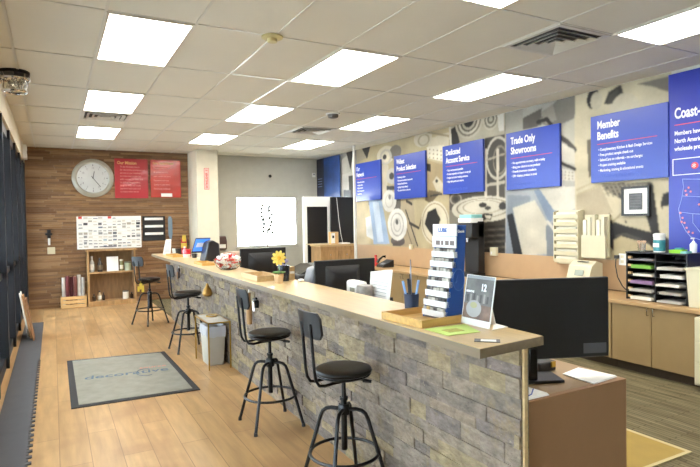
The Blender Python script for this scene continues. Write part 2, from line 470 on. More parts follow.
# printed mural on the right wall, four drops of wallpaper
MUR = [('p',[(10.646,3.329),(9.93,3.231),(10.008,0.938),(10.736,0.909)],'a39f98'),('p',[(9.928,3.272),(6.908,3.134),(6.949,1.026),(10.005,1.001)],'c8b890'),('p',[(6.908,3.134),(5.679,3.204),(5.71,1.023),(6.949,1.026)],'8f8878'),('p',[(5.681,3.066),(4.525,3.153),(4.543,1.031),(5.71,1.023)],'bdb9ae'),('p',[(4.526,3.093),(3.346,3.04),(3.351,1.077),(4.543,1.031)],'d9ccab'),('p',[(10.615,2.888),(10.109,3.045),(10.083,2.517),(10.545,2.228)],'cdc8bc'),('p',[(10.421,3.083),(10.064,3.082),(10.212,2.633)],'3a3631'),('p',[(10.627,2.561),(10.213,2.591),(10.234,1.997),(10.648,2.014)],'d8d4ca'),('p',[(10.305,2.514),(10.083,2.517),(10.105,1.886),(10.282,1.892)],'3a3631'),('p',[(10.545,2.228),(10.226,2.209),(10.232,2.061),(10.551,2.075)],'7d8086'),('p',[(9.937,3.024),(9.687,2.994),(9.53,2.814),(9.946,2.755)],'b5aa93'),('p',[(9.766,3.085),(9.365,3.054),(9.511,2.792)],'3a3631'),('p',[(9.972,1.986),(9.399,1.963),(9.426,1.081),(10.003,1.064)],'d3bf90'),('p',[(9.454,2.706),(9.298,2.69),(9.324,1.86),(9.481,1.865)],'3a3631'),('e',8.814,2.793,0.319,0.17,0,'e6dcc0'),('e',8.481,2.811,0.201,0.129,0,'8a8276'),('e',8.85,2.76,0.071,0.047,0,'3a3631'),('r',8.815,2.756,0.213,0.151,0.3,'cfc7b6'),('p',[(9.0,2.622),(8.714,2.594),(8.803,1.938),(9.019,1.947)],'d8ccb0'),('e',8.602,2.378,0.205,0.149,0,'cfc8b8'),('e',8.616,2.379,0.086,0.065,0,'3a3631'),('p',[(8.795,2.204),(8.418,2.18),(8.453,2.108),(8.797,2.128)],'3a3631'),('p',[(8.524,2.001),(8.196,1.949),(8.283,1.079),(8.617,1.068)],'6b655c'),('p',[(8.321,2.101),(7.943,2.079),(7.846,1.093),(8.348,1.077)],'b9a98a'),('l',[(8.17,1.732),(7.816,1.094)],0.03,'3a3631'),('l',[(8.207,1.516),(7.997,1.124)],0.02,'7c7059'),('p',[(7.517,2.731),(7.401,2.917),(6.927,2.946),(6.932,2.66)],'d8ccb0'),('e',7.626,2.949,0.258,0.153,0,'d8cdb4'),('r',7.598,2.911,0.171,0.102,0.25,'b3a78c'),('l',[(7.51,3.034),(6.928,2.883)],0.03,'a89878'),('p',[(7.516,2.782),(7.065,2.757),(6.932,2.66),(6.936,2.453),(7.5,2.594)],'ece4cc'),('e',7.433,2.729,0.019,0.012,0,'8d8064'),('e',7.434,2.663,0.019,0.011,0,'8d8064'),('e',7.436,2.596,0.019,0.011,0,'8d8064'),('e',7.329,2.708,0.019,0.012,0,'8d8064'),('e',7.33,2.642,0.019,0.012,0,'8d8064'),('e',7.332,2.576,0.019,0.012,0,'8d8064'),('e',7.227,2.688,0.019,0.011,0,'8d8064'),('e',7.228,2.622,0.018,0.012,0,'8d8064'),('e',7.23,2.557,0.018,0.011,0,'8d8064'),('e',7.127,2.668,0.018,0.011,0,'8d8064'),('e',7.128,2.603,0.018,0.011,0,'8d8064'),('e',7.13,2.538,0.018,0.011,0,'8d8064'),('e',7.029,2.648,0.018,0.011,0,'8d8064'),('e',7.03,2.584,0.018,0.011,0,'8d8064'),('e',7.032,2.519,0.018,0.012,0,'8d8064'),('p',[(7.521,2.563),(6.937,2.406),(6.942,2.15),(7.151,2.001),(7.592,1.923),(7.526,2.31)],'b8a276'),('p',[(7.578,2.518),(7.411,2.484),(7.414,2.351),(7.581,2.399)],'3a3631'),('p',[(7.362,2.18),(7.252,2.271),(7.071,2.127),(7.125,2.0),(7.231,1.973)],'d8ccb0'),('e',7.254,2.188,0.038,0.03,0,'3a3631'),('p',[(7.476,2.053),(7.151,2.001),(7.425,1.815),(7.593,1.889)],'7a6a4c'),('l',[(7.422,1.949),(7.126,1.967)],0.03,'3a3631'),('p',[(9.478,1.966),(8.983,1.946),(8.721,1.102),(9.309,1.085)],'a9bfda'),('p',[(9.322,1.92),(9.095,1.911),(8.934,1.135),(9.156,1.129)],'cfdcea'),('p',[(9.609,1.605),(9.409,1.643),(9.307,1.165),(9.581,1.239)],'dfe0da'),('e',8.715,1.916,0.244,0.207,0,'e8e4d8'),('r',8.715,1.916,0.14,0.132,0.2,'cfc9ba'),('e',8.696,1.99,0.042,0.047,0,'8a847a'),('e',8.445,1.166,0.234,0.093,0,'706a66'),('e',8.454,1.471,0.322,0.296,0,'eeeae0'),('r',8.454,1.471,0.218,0.222,0.12,'bab6ac'),('r',8.454,1.462,0.12,0.129,0.2,'c8c4ba'),('e',8.459,1.518,0.05,0.051,0,'6f6d6a'),('l',[(8.134,1.893),(7.98,1.834)],0.05,'3a3631'),('l',[(8.05,1.497),(7.779,1.409)],0.05,'3a3631'),('l',[(7.748,1.444),(7.686,1.582)],0.03,'6d5f48'),('e',7.322,1.494,0.381,0.367,0,'ded4b8'),('r',7.322,1.494,0.353,0.333,0.06,'a8987a'),('p',[(7.512,1.682),(7.29,1.743),(7.238,1.643),(7.161,1.559),(7.243,1.411),(7.328,1.244),(7.464,1.343),(7.602,1.478)],'24211f'),('p',[(6.899,3.101),(5.692,3.151),(5.701,2.511),(6.91,2.499)],'c9bfa8'),('p',[(6.901,2.974),(6.753,3.014),(6.661,2.752),(6.736,2.637),(6.907,2.657)],'35312c'),('l',[(6.9,3.053),(6.87,2.653)],0.05,'d8d0bc'),('e',6.447,3.041,0.318,0.263,0,'d6cdb6'),('e',6.447,3.041,0.272,0.226,0,'8b8272'),('e',6.447,3.041,0.238,0.198,0,'e0d8c2'),('e',6.447,3.041,0.193,0.16,0,'6a6256'),('e',6.447,3.041,0.158,0.132,0,'c9c0aa'),('e',6.447,3.041,0.114,0.094,0,'2b2825'),('e',5.972,2.99,0.163,0.16,0,'d6cdb6'),('e',5.972,2.99,0.133,0.13,0,'8b8272'),('e',5.972,2.99,0.102,0.1,0,'d8d0ba'),('e',5.972,2.99,0.072,0.07,0,'7a7264'),('e',5.972,2.99,0.04,0.04,0,'c9c0aa'),('p',[(5.831,3.022),(5.713,3.03),(5.716,2.793),(5.814,2.794)],'efeae0'),('p',[(6.101,2.735),(5.698,2.734),(5.708,1.952),(6.114,1.902)],'4a453d'),('r',5.839,2.414,0.239,0.312,0.13,'d3cbb8'),('r',5.8,2.382,0.138,0.211,0.15,'958b78'),('l',[(6.112,2.034),(5.726,2.065)],0.05,'cfc6b0'),('l',[(6.064,2.41),(5.721,2.458)],0.03,'b5ab96'),('p',[(6.92,1.989),(5.707,2.036),(5.711,1.741),(6.926,1.701)],'5d564b'),('l',[(6.083,2.557),(6.094,1.857)],0.05,'ddd3bc'),('l',[(5.838,2.528),(5.848,1.846)],0.05,'ddd3bc'),('r',6.774,1.871,0.147,0.094,0.25,'a8a090'),('e',6.774,1.871,0.061,0.039,0,'3a3631'),('p',[(6.427,1.567),(5.702,1.558),(5.71,1.037),(6.717,1.036),(6.661,1.507)],'4b443b'),('l',[(6.43,1.415),(5.716,1.446)],0.012,'2f2a25'),('l',[(6.43,1.369),(5.716,1.404)],0.012,'7b7264'),('l',[(6.431,1.323),(5.717,1.361)],0.012,'2f2a25'),('l',[(6.432,1.277),(5.717,1.319)],0.012,'7b7264'),('l',[(6.433,1.232),(5.718,1.277)],0.012,'2f2a25'),('l',[(6.434,1.186),(5.718,1.234)],0.012,'7b7264'),('l',[(6.434,1.14),(5.719,1.192)],0.012,'2f2a25'),('l',[(6.435,1.094),(5.72,1.15)],0.012,'7b7264'),('l',[(6.436,1.048),(5.72,1.107)],0.012,'2f2a25'),('e',6.182,1.697,0.692,0.193,0,'d9d0ba'),('r',6.182,1.712,0.583,0.148,0.07,'8f8674'),('r',6.181,1.727,0.432,0.104,0.08,'aaa08c'),('e',6.159,1.756,0.086,0.037,0,'3a352f'),('e',6.054,1.709,0.062,0.029,0,'4a453d'),('p',[(6.205,1.594),(6.119,1.637),(5.952,1.619),(5.995,1.533),(6.078,1.548),(6.163,1.519)],'2f2b27'),('p',[(6.119,1.608),(5.973,1.591),(6.015,1.548),(6.099,1.563)],'e4dcc8'),('e',5.751,1.728,0.078,0.057,0,'39342e'),('p',[(5.681,3.066),(5.359,3.086),(5.365,2.605),(5.688,2.579)],'b5b0a3'),('p',[(5.362,2.899),(5.035,2.972),(5.038,2.753),(5.364,2.739)],'6d675d'),('p',[(5.12,2.806),(4.795,3.026),(4.526,3.069),(4.529,2.756),(4.861,2.687)],'8d877c'),('p',[(5.052,2.923),(4.858,2.989),(4.798,2.777),(4.972,2.756)],'a9a294'),('l',[(5.104,2.803),(4.956,2.817),(4.861,2.7)],0.05,'2f2b27'),('p',[(4.799,2.652),(4.529,2.756),(4.533,2.188),(4.803,2.252)],'c7c0ae'),('l',[(4.769,2.573),(4.634,2.48),(4.532,2.37)],0.06,'57514a'),('p',[(4.8,2.527),(4.532,2.37),(4.533,2.2),(4.803,2.277)],'d8d1bf'),('l',[(4.772,2.249),(4.534,2.14)],0.04,'3b3732'),('p',[(4.773,2.174),(4.534,2.115),(4.535,1.994),(4.774,2.024)],'dcd5c4'),('e',4.727,2.126,0.011,0.009,0,'6b655b'),('e',4.727,2.086,0.011,0.009,0,'6b655b'),('e',4.728,2.047,0.011,0.008,0,'6b655b'),('e',4.673,2.116,0.01,0.009,0,'6b655b'),('e',4.673,2.077,0.01,0.009,0,'6b655b'),('e',4.673,2.037,0.01,0.009,0,'6b655b'),('e',4.619,2.107,0.01,0.009,0,'6b655b'),('e',4.619,2.068,0.01,0.008,0,'6b655b'),('e',4.62,2.028,0.01,0.009,0,'6b655b'),('e',4.566,2.098,0.01,0.008,0,'6b655b'),('e',4.566,2.059,0.01,0.008,0,'6b655b'),('e',4.567,2.02,0.01,0.008,0,'6b655b'),('p',[(5.689,1.951),(4.535,1.933),(4.543,1.056),(5.702,1.037)],'b4b8bb'),('p',[(5.652,1.879),(5.234,1.845),(5.385,1.012),(5.702,1.023)],'9aa3ac'),('p',[(5.675,1.6),(5.561,1.626),(5.385,1.039),(5.55,1.031)],'262a33'),('p',[(5.56,1.695),(5.166,1.789),(4.969,1.498),(4.957,1.086),(5.385,1.039),(5.489,1.446)],'ddd6c2'),('p',[(5.181,1.922),(5.063,1.928),(4.809,1.623),(4.921,1.472)],'8fa0b5'),('p',[(5.096,1.943),(4.535,1.933),(4.538,1.666),(4.656,1.608),(4.856,1.65)],'ded8c8'),('p',[(4.986,1.446),(4.857,1.497),(4.83,1.041),(4.974,1.046)],'8f979f'),('l',[(4.953,1.498),(4.843,1.396)],0.04,'e0dbce'),('l',[(4.507,1.883),(4.097,2.02)],0.01,'c6b793'),('l',[(4.508,1.82),(4.098,1.954)],0.01,'c6b793'),('l',[(4.508,1.757),(4.098,1.887)],0.01,'c6b793'),('l',[(4.509,1.694),(4.099,1.821)],0.01,'c6b793'),('l',[(4.509,1.631),(4.099,1.755)],0.01,'c6b793'),('l',[(4.51,1.568),(4.1,1.688)],0.01,'c6b793'),('l',[(4.51,1.505),(4.1,1.622)],0.01,'c6b793'),('l',[(4.511,1.442),(4.1,1.555)],0.01,'c6b793'),('l',[(4.511,1.379),(4.101,1.488)],0.01,'c6b793'),('l',[(4.512,1.315),(4.101,1.422)],0.01,'c6b793'),('l',[(4.512,1.252),(4.102,1.355)],0.01,'c6b793'),('l',[(4.513,1.189),(4.102,1.288)],0.01,'c6b793'),('p',[(4.508,1.811),(4.176,1.911),(4.024,1.606),(4.314,1.447),(4.51,1.471)],'c2b395'),('e',4.269,2.932,0.087,0.116,0,'2f2c2b'),('e',4.229,2.901,0.08,0.104,0,'cfc4aa'),('p',[(4.131,2.847),(4.066,2.97),(3.916,3.027),(3.869,2.862),(3.942,2.822)],'45403b'),('e',3.881,2.733,0.181,0.187,0,'d6cbb0'),('p',[(4.092,2.828),(4.053,2.934),(3.965,2.993),(3.941,2.944),(4.029,2.827)],'55504a'),('p',[(3.727,2.984),(3.367,2.984),(3.367,2.821),(3.569,2.927)],'8a8172'),('p',[(4.361,2.467),(4.279,2.479),(4.282,2.046),(4.337,2.015)],'7a6f5a'),('p',[(4.176,1.934),(3.573,1.915),(3.552,1.808),(3.899,1.737),(4.048,1.823)],'4a443c'),('l',[(4.15,1.932),(4.073,1.79)],0.012,'a69c86'),('l',[(4.09,1.928),(4.015,1.787)],0.012,'a69c86'),('l',[(4.032,1.924),(3.958,1.785)],0.012,'a69c86'),('l',[(3.974,1.92),(3.901,1.782)],0.012,'a69c86'),('l',[(3.917,1.917),(3.845,1.779)],0.012,'a69c86'),('l',[(3.862,1.913),(3.791,1.777)],0.012,'a69c86'),('l',[(3.807,1.909),(3.737,1.774)],0.012,'a69c86'),('l',[(3.753,1.906),(3.684,1.772)],0.012,'a69c86'),('l',[(3.699,1.902),(3.632,1.769)],0.012,'a69c86'),('l',[(3.647,1.899),(3.58,1.767)],0.012,'a69c86'),('l',[(4.15,1.909),(3.595,1.895)],0.012,'8f8570'),('l',[(4.124,1.867),(3.596,1.863)],0.012,'8f8570'),('l',[(4.099,1.826),(3.596,1.831)],0.012,'8f8570'),('p',[(3.607,1.907),(3.551,1.903),(3.519,1.669),(3.477,1.364),(3.575,1.384),(3.63,1.565)],'35302c'),('p',[(4.088,1.527),(3.9,1.458),(3.631,1.394),(3.466,1.364),(3.351,1.293),(3.351,1.18),(3.576,1.192),(3.782,1.261),(4.001,1.152),(4.077,1.218)],'33302f'),('p',[(4.075,1.493),(4.037,1.47),(4.039,1.219),(4.077,1.218)],'4d5460'),('p',[(4.013,1.288),(3.926,1.335),(3.609,1.255),(3.499,1.174),(3.522,1.067),(4.027,1.037)],'cdbb90'),('l',[(3.975,1.334),(3.877,1.358),(3.598,1.266)],0.03,'5b544d'),('p',[(3.455,1.594),(3.465,1.688),(3.444,1.781),(3.391,1.799),(3.349,1.786),(3.35,1.663),(3.444,1.656)],'1d1b1a'),('l',[(3.629,1.833),(4.024,1.493)],0.02,'aa9b7a'),('e',4.068,1.567,0.015,0.017,0,'2b2724'),('e',3.864,1.492,0.014,0.016,0,'2b2724')]
def col255(c): return np.array(lin(c)[:3])
Y0, Y1, Z0, Z1, RS = 3.35, 10.62, 1.055, 3.025, 0.011
ny, nz_ = int((Y1 - Y0) / RS) + 1, int((Z1 - Z0) / RS) + 1
gy, gz = np.meshgrid(np.linspace(Y0, Y1, ny), np.linspace(Z0, Z1, nz_), indexing='ij')
img = np.zeros((ny, nz_, 3)) + col255('c8b890')
def inpoly(pts):
    m = np.zeros(gy.shape, bool)
    n = len(pts)
    for i in range(n):
        (a, b_), (c, d) = pts[i], pts[(i + 1) % n]
        if b_ == d: continue
        cond = ((b_ > gz) != (d > gz)) & (gy < (c - a) * (gz - b_) / (d - b_) + a)
        m ^= cond
    return m
def segd(pts):
    best = np.full(gy.shape, 9.0)
    for (a, b_), (c, d) in zip(pts[:-1], pts[1:]):
        L2 = (c - a) ** 2 + (d - b_) ** 2 + 1e-9
        t = np.clip(((gy - a) * (c - a) + (gz - b_) * (d - b_)) / L2, 0, 1)
        best = np.minimum(best, np.hypot(gy - a - t * (c - a), gz - b_ - t * (d - b_)))
    return best
for sh in MUR:
    if sh[0] == 'p':
        m = inpoly(sh[1]); img[m] = col255(sh[2])
    elif sh[0] == 'l':
        m = segd(sh[1]) < max(sh[2] / 2, 0.009); img[m] = col255(sh[3])
    else:
        _, cy, cz, ry, rz_, t, c = sh
        q = np.hypot((gy - cy) / ry, (gz - cz) / rz_)
        if sh[0] == 'e':
            m = q < 1
        else:
            m = (q < 1) & (q > 1 - t)
        img[m] = col255(c)
for _ in range(2):
    im2 = img.copy()
    im2[1:-1, 1:-1] = (img[1:-1, 1:-1] * 4 + img[:-2, 1:-1] + img[2:, 1:-1] + img[1:-1, :-2] + img[1:-1, 2:]) / 8
    img = im2
rs = np.random.RandomState(2)
lowf = rs.rand(40, 14)
ii = np.linspace(0, 38.99, ny); jj = np.linspace(0, 12.99, nz_)
i0 = ii.astype(int); j0 = jj.astype(int); fi = (ii - i0)[:, None]; fj = (jj - j0)[None, :]
lf = (lowf[i0][:, j0] * (1 - fi) * (1 - fj) + lowf[i0 + 1][:, j0] * fi * (1 - fj) + lowf[i0][:, j0 + 1] * (1 - fi) * fj + lowf[i0 + 1][:, j0 + 1] * fi * fj)
img = img * (0.84 + 0.32 * lf)[..., None]
lum = img.mean(axis=2, keepdims=True)
img = np.clip((lum * 0.12 + img * 0.88) * 0.80, 0, 1) ** 1.15
MURALM = mat_attr('mural_print', 0.55, 0.05, 20, 0.0)
mural = thing('wall_mural', 'sepia photo mural of hardware and plumbing parts covering the right wall', 'mural', (XR, 7, Z0))
seams = [Y1, 6.93, 5.70, 4.54, Y0]
for a, b_ in zip(seams[:-1], seams[1:]):
    idx = [i for i in range(ny) if b_ - RS <= gy[i, 0] <= a + RS * 0.2]
    me = bpy.data.meshes.new('mural_sheet')
    verts = []; faces = []; colr = []
    n0 = len(idx)
    for q, i in enumerate(idx):
        for j in range(nz_):
            verts.append((-0.006, float(gy[i, j]) - 7, float(gz[i, j]) - Z0)); colr.append(tuple(img[i, j]) + (1,))
    for q in range(n0 - 1):
        for j in range(nz_ - 1):
            k = q * nz_ + j
            faces.append((k, k + 1, k + nz_ + 1, k + nz_))
    # closed edges: back sheet against the wall
    k = len(verts)
    ya, yb = float(gy[idx[0], 0]) - 7, float(gy[idx[-1], 0]) - 7
    verts += [(-0.0005, ya, 0), (-0.0005, yb, 0), (-0.0005, yb, Z1 - Z0), (-0.0005, ya, Z1 - Z0)]
    colr += [(0.5, 0.5, 0.5, 1)] * 4
    faces.append((k, k + 1, k + 2, k + 3))
    me.from_pydata(verts, [], faces)
    ca = me.color_attributes.new('Col', 'FLOAT_COLOR', 'POINT')
    ca.data.foreach_set('color', np.array(colr, dtype=np.float32).ravel())
    me.materials.append(MURALM)
    o = bpy.data.objects.new('mural_sheet', me); COL.objects.link(o); o.parent = mural

# ---------------------------------------------------------------- ceiling fixtures
DIFF = mat('lamp_diffuser', 'ffffff', 0.6, emit='fffaf0', estr=LAMP)
def make_light():
    t = thing('ceiling_light', 'x', 'ceiling light')
    b = MB()
    b.box(-0.303, -0.608, -0.012, 0.303, -0.58, 0.0); b.box(-0.303, 0.58, -0.012, 0.303, 0.608, 0.0)
    b.box(-0.303, -0.58, -0.012, -0.28, 0.58, 0.0); b.box(0.28, -0.58, -0.012, 0.303, 0.58, 0.0)
    b.build('light_frame', TBAR, t)
    MB().box(-0.28, -0.58, -0.009, 0.28, 0.58, -0.002).build('diffuser', DIFF, t)
    return t
LX = [0.664, 2.493, 4.322]; LY = [2.275, 4.713, 7.151, 9.589]
llab = {(0, 1): 'nearest of the three lit panels in the row above the grey rug',
        (0, 2): 'lit ceiling panel directly in front of the air vent, above the entrance side',
        (0, 3): 'lit ceiling panel just behind an air vent, nearest the wooden wall on the entrance side',
        (1, 0): 'lit ceiling panel cut off by the top edge of the photo',
        (1, 1): 'large lit ceiling panel over the middle of the counter, behind the round detector',
        (1, 2): 'second lit panel of the middle ceiling row, over the far half of the counter',
        (1, 3): 'lit ceiling panel right in front of the cream pillar',
        (2, 0): 'lit ceiling panel nearest the coast sign, cut by the right edge of the photo',
        (2, 1): 'lit ceiling panel in front of the showrooms and account signs',
        (2, 2): 'lit ceiling panel by the mural with a smoke alarm beside it',
        (2, 3): 'lit ceiling panel beyond the far air vent, partly hidden by it'}
light0 = make_light(); first = True
for i, x in enumerate(LX):
    for j, y in enumerate(LY):
        if (i, j) == (0, 0): continue
        o = light0 if first else copy_tree(light0)
        first = False
        o.location = (x, y, H - 0.001)
        tag(o, llab[(i, j)], 'ceiling light', 'fluorescent ceiling panels')
SLAT = mat('vent_white', 'cfcabe', 0.45)
VDARK = mat('vent_dark', '4c4840', 0.8)
def make_vent():
    t = thing('air_vent', 'x', 'air vent')
    MB().box(-0.3, -0.3, -0.001, 0.3, 0.3, 0.0).build('plenum', VDARK, t)
    b = MB()
    for x0, y0, x1, y1 in ((-0.3, -0.3, 0.3, -0.26), (-0.3, 0.26, 0.3, 0.3), (-0.3, -0.26, -0.26, 0.26), (0.26, -0.26, 0.3, 0.26)):
        b.box(x0, y0, -0.012, x1, y1, -0.001)
    b.build('vent_frame', SLAT, t)
    for rr in (0.235, 0.17, 0.105, 0.05):
        b = MB(); d = 0.035
        o_, i_ = rr, rr - d
        vo = [(-o_, -o_, -0.028), (o_, -o_, -0.028), (o_, o_, -0.028), (-o_, o_, -0.028)]
        vi = [(-i_, -i_, -0.004), (i_, -i_, -0.004), (i_, i_, -0.004), (-i_, i_, -0.004)]
        v = vo + vi + [(x, y, z + 0.003) for x, y, z in vo] + [(x, y, z + 0.003) for x, y, z in vi]
        f = []
        for k in range(4):
            n = (k + 1) % 4
            f += [(k, n, 4 + n, 4 + k), (8 + k, 12 + k, 12 + n, 8 + n), (k, 8 + k, 8 + n, n), (4 + k, 4 + n, 12 + n, 12 + k)]
        b.add(v, f)
        b.build('louvre', SLAT, t)
    return t
v0 = make_vent()
for q, (x, y, lab) in enumerate([(3.712, 3.189, 'square louvred ceiling vent above the member benefits sign'), (0.664, 8.066, 'square ceiling vent between two lit panels above the clock side'),
                                 (3.712, 8.066, 'dark square ceiling vent towards the far end of the mural')]):
    o = v0 if q == 0 else copy_tree(v0)
    o.location = (x, y, H - 0.001)
    tag(o, lab, 'air vent', 'ceiling air vents')
YELLOWED = mat('yellowed_plastic', 'c9bd86', 0.5)
t = thing('heat_detector', 'round yellowed detector on the ceiling grid near the camera', 'detector', (1.56, 4.10, H - 0.007))
MB().lathe([(0.085, 0), (0.085, -0.012), (0.07, -0.02), (0.001, -0.02)]).build('base', YELLOWED, t)
MB().lathe([(0.04, -0.02), (0.038, -0.045), (0.02, -0.05), (0.001, -0.05)]).build('sensor_head', YELLOWED, t)
t = thing('smoke_alarm', 'small dark smoke alarm on the ceiling in the middle of the room', 'smoke alarm', (3.42, 6.72, H))
MB().lathe([(0.10, 0), (0.10, -0.012), (0.001, -0.012)]).build('base', WHITEP, t)
MB().lathe([(0.075, -0.012), (0.07, -0.05), (0.04, -0.06), (0.001, -0.06)]).build('sensor_head', mat('grey_brown', '55504a', 0.5), t)
t = thing('flush_light', 'chrome and crystal round ceiling lamp at the top left edge of the photo', 'ceiling lamp', (-0.285, 6.1, H))
MB().lathe([(0.001, 0), (0.13, 0), (0.13, -0.03), (0.001, -0.03)]).build('canopy_plate', BLACKM, t)
b = MB(); b.ring(0, 0, -0.075, 0.125, 0.012); b.ring(0, 0, -0.19, 0.10, 0.012)
b.build('chrome_ring', CHROME, t)
rnd = random.Random(5)
for k in range(40):
    b = MB()
    a = rnd.uniform(0, 2 * PI); rr = 0.115 * math.sqrt(rnd.random()); zz = rnd.uniform(-0.19, -0.05)
    b.ball(rr * math.cos(a) * (1 + zz), rr * math.sin(a) * (1 + zz), zz, 0.016, seg=5, rings=3)
    b.build('crystal', mat('crystal', 'd9d3c4', 0.05, 0.6), t, sharp=10)
b = MB(); 
for a in range(0, 360, 45):
    b.tube([(0.125 * math.cos(a * PI / 180), 0.125 * math.sin(a * PI / 180), -0.03), (0.10 * math.cos(a * PI / 180 + .5), 0.10 * math.sin(a * PI / 180 + .5), -0.19)], 0.004, 6)
b.build('strut', CHROME, t)
t = thing('door_sensor', 'small white sensor box high in the far left corner', 'sensor', (XL, 11.2, 2.86))
MB().box(0, -0.14, -0.12, 0.06, 0.14, 0.12).build('housing', WHITEP, t, bevel=0.008)
MB().box(0.06, -0.025, -0.03, 0.063, 0.025, 0.02).build('lens', BLACKP, t)
# ---------------------------------------------------------------- service counter
def stone_mat():
    m = mat_attr('ledger_stone', 0.8, 0.38, 16, 0.9, 34, (1, 0.7, 1.4))
    nt = m.node_tree
    b = nt.nodes['Principled BSDF']
    src = b.inputs['Base Color'].links[0].from_socket
    tc = [n for n in nt.nodes if n.type == 'TEX_COORD'][0]
    for sc_, lo, hi, col, amt in ((5.0, 0.54, 0.66, '9c8d68', 0.6), (7.5, 0.56, 0.68, '55504f', 0.6), (38.0, 0.60, 0.66, 'b5ab96', 0.6)):
        n = nt.nodes.new('ShaderNodeTexNoise'); n.inputs['Scale'].default_value = sc_; n.inputs['Detail'].default_value = 7
        n.inputs['Roughness'].default_value = 0.7
        n.noise_dimensions = '4D'; n.inputs['W'].default_value = sc_ * 3
        nt.links.new(tc.outputs['Object'], n.inputs['Vector'])
        r = nt.nodes.new('ShaderNodeMapRange')
        r.inputs[1].default_value = lo; r.inputs[2].default_value = hi; r.inputs[4].default_value = amt
        nt.links.new(n.outputs[0], r.inputs[0])
        mx = nt.nodes.new('ShaderNodeMix'); mx.data_type = 'RGBA'
        mx.inputs[7].default_value = lin(col)
        nt.links.new(r.outputs[0], mx.inputs[0]); nt.links.new(src, mx.inputs[6])
        src = mx.outputs[2]
    vs = nt.nodes.new('ShaderNodeVectorMath'); vs.operation = 'MULTIPLY'
    vs.inputs[1].default_value = (0.93, 0.845, 0.745)
    nt.links.new(src, vs.inputs[0])
    nt.links.new(vs.outputs[0], b.inputs['Base Color'])
    return m
STONE = stone_mat()
CY0, CY1 = 1.63, 9.25
t = thing('service_counter', 'long counter faced in stacked grey stone with an oak slab top', 'counter', (1.67, CY0, 0))
L = CY1 - CY0
b = MB(); rnd = random.Random(11); z = 0.0
sc = ['7f7871', '8a837b', '766f6a', '938a7e', '857c72', '988d74', '7d7674', '90887c', '968c72', '837c78', '8d8478', '7a7370', '8f8577', '847d76']
while z < 1.028:
    z1 = min(z + rnd.choice((0.055, 0.07, 0.085)), 1.03); y = -rnd.uniform(0, 0.2)
    if z1 > 1.0: z1 = 1.03
    while y < L:
        y1 = y + rnd.uniform(0.12, 0.36)
        a, c = max(y, 0), min(y1, L)
        if c - a > 0.01:
            dcol = lin(rnd.choice(sc)); dx = rnd.uniform(-0.006, 0.006)
            # a chipped face: the front corners each at their own depth
            j = [dx + rnd.uniform(-0.003, 0.003) for _ in range(4)]
            g_ = 0.0006
            b.hexa([(0.0 + j[0], a + g_, z + g_), (0.05, a + g_, z + g_), (0.05, c - g_, z + g_), (0.0 + j[1], c - g_, z + g_),
                    (0.0 + j[2], a + g_, z1 - g_), (0.05, a + g_, z1 - g_), (0.05, c - g_, z1 - g_), (0.0 + j[3], c - g_, z1 - g_)], dcol)
        y = y1
    z = z1
b.build('stone_facing', STONE, t)
MB().box(0.014, -0.012, 0, 0.032, L, 1.03).build('backing_panel', OAK, t)
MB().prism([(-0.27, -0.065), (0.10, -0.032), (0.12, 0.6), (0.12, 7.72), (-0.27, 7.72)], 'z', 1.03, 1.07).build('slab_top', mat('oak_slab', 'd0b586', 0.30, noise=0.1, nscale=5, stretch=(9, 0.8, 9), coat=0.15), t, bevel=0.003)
MB().prism([(-0.2725, -0.067), (0.102, -0.034), (0.100, -0.031), (-0.268, -0.0635), (-0.268, 7.718), (-0.2725, 7.72)], 'z', 1.031, 1.0675).build('shaded_edge', mat('oak_edge_shade', '7f6e54', 0.4, noise=0.1, nscale=5, stretch=(9, 0.8, 9)), t)  # same oak as the slab; the edge's shading is put into a darker colour

# lower work desk behind the counter
t = thing('work_desk', 'brown laminate work desk built against the back of the counter', 'desk', (1.74, 1.7, 0))
MB().box(-0.035, 0.025, 0.725, 0.72, 7.4, 0.76).build('desk_top', mat('desk_taupe', 'a08560', 0.5), t, bevel=0.002)
MB().box(-0.035, 0, 0, 0.72, 0.025, 0.76).build('end_panel', BROWN, t, bevel=0.002)
for y in (2.4, 4.8, 7.2):
    MB().box(-0.03, y, 0, 0.68, y + 0.025, 0.725).build('support_panel', BROWN, t)

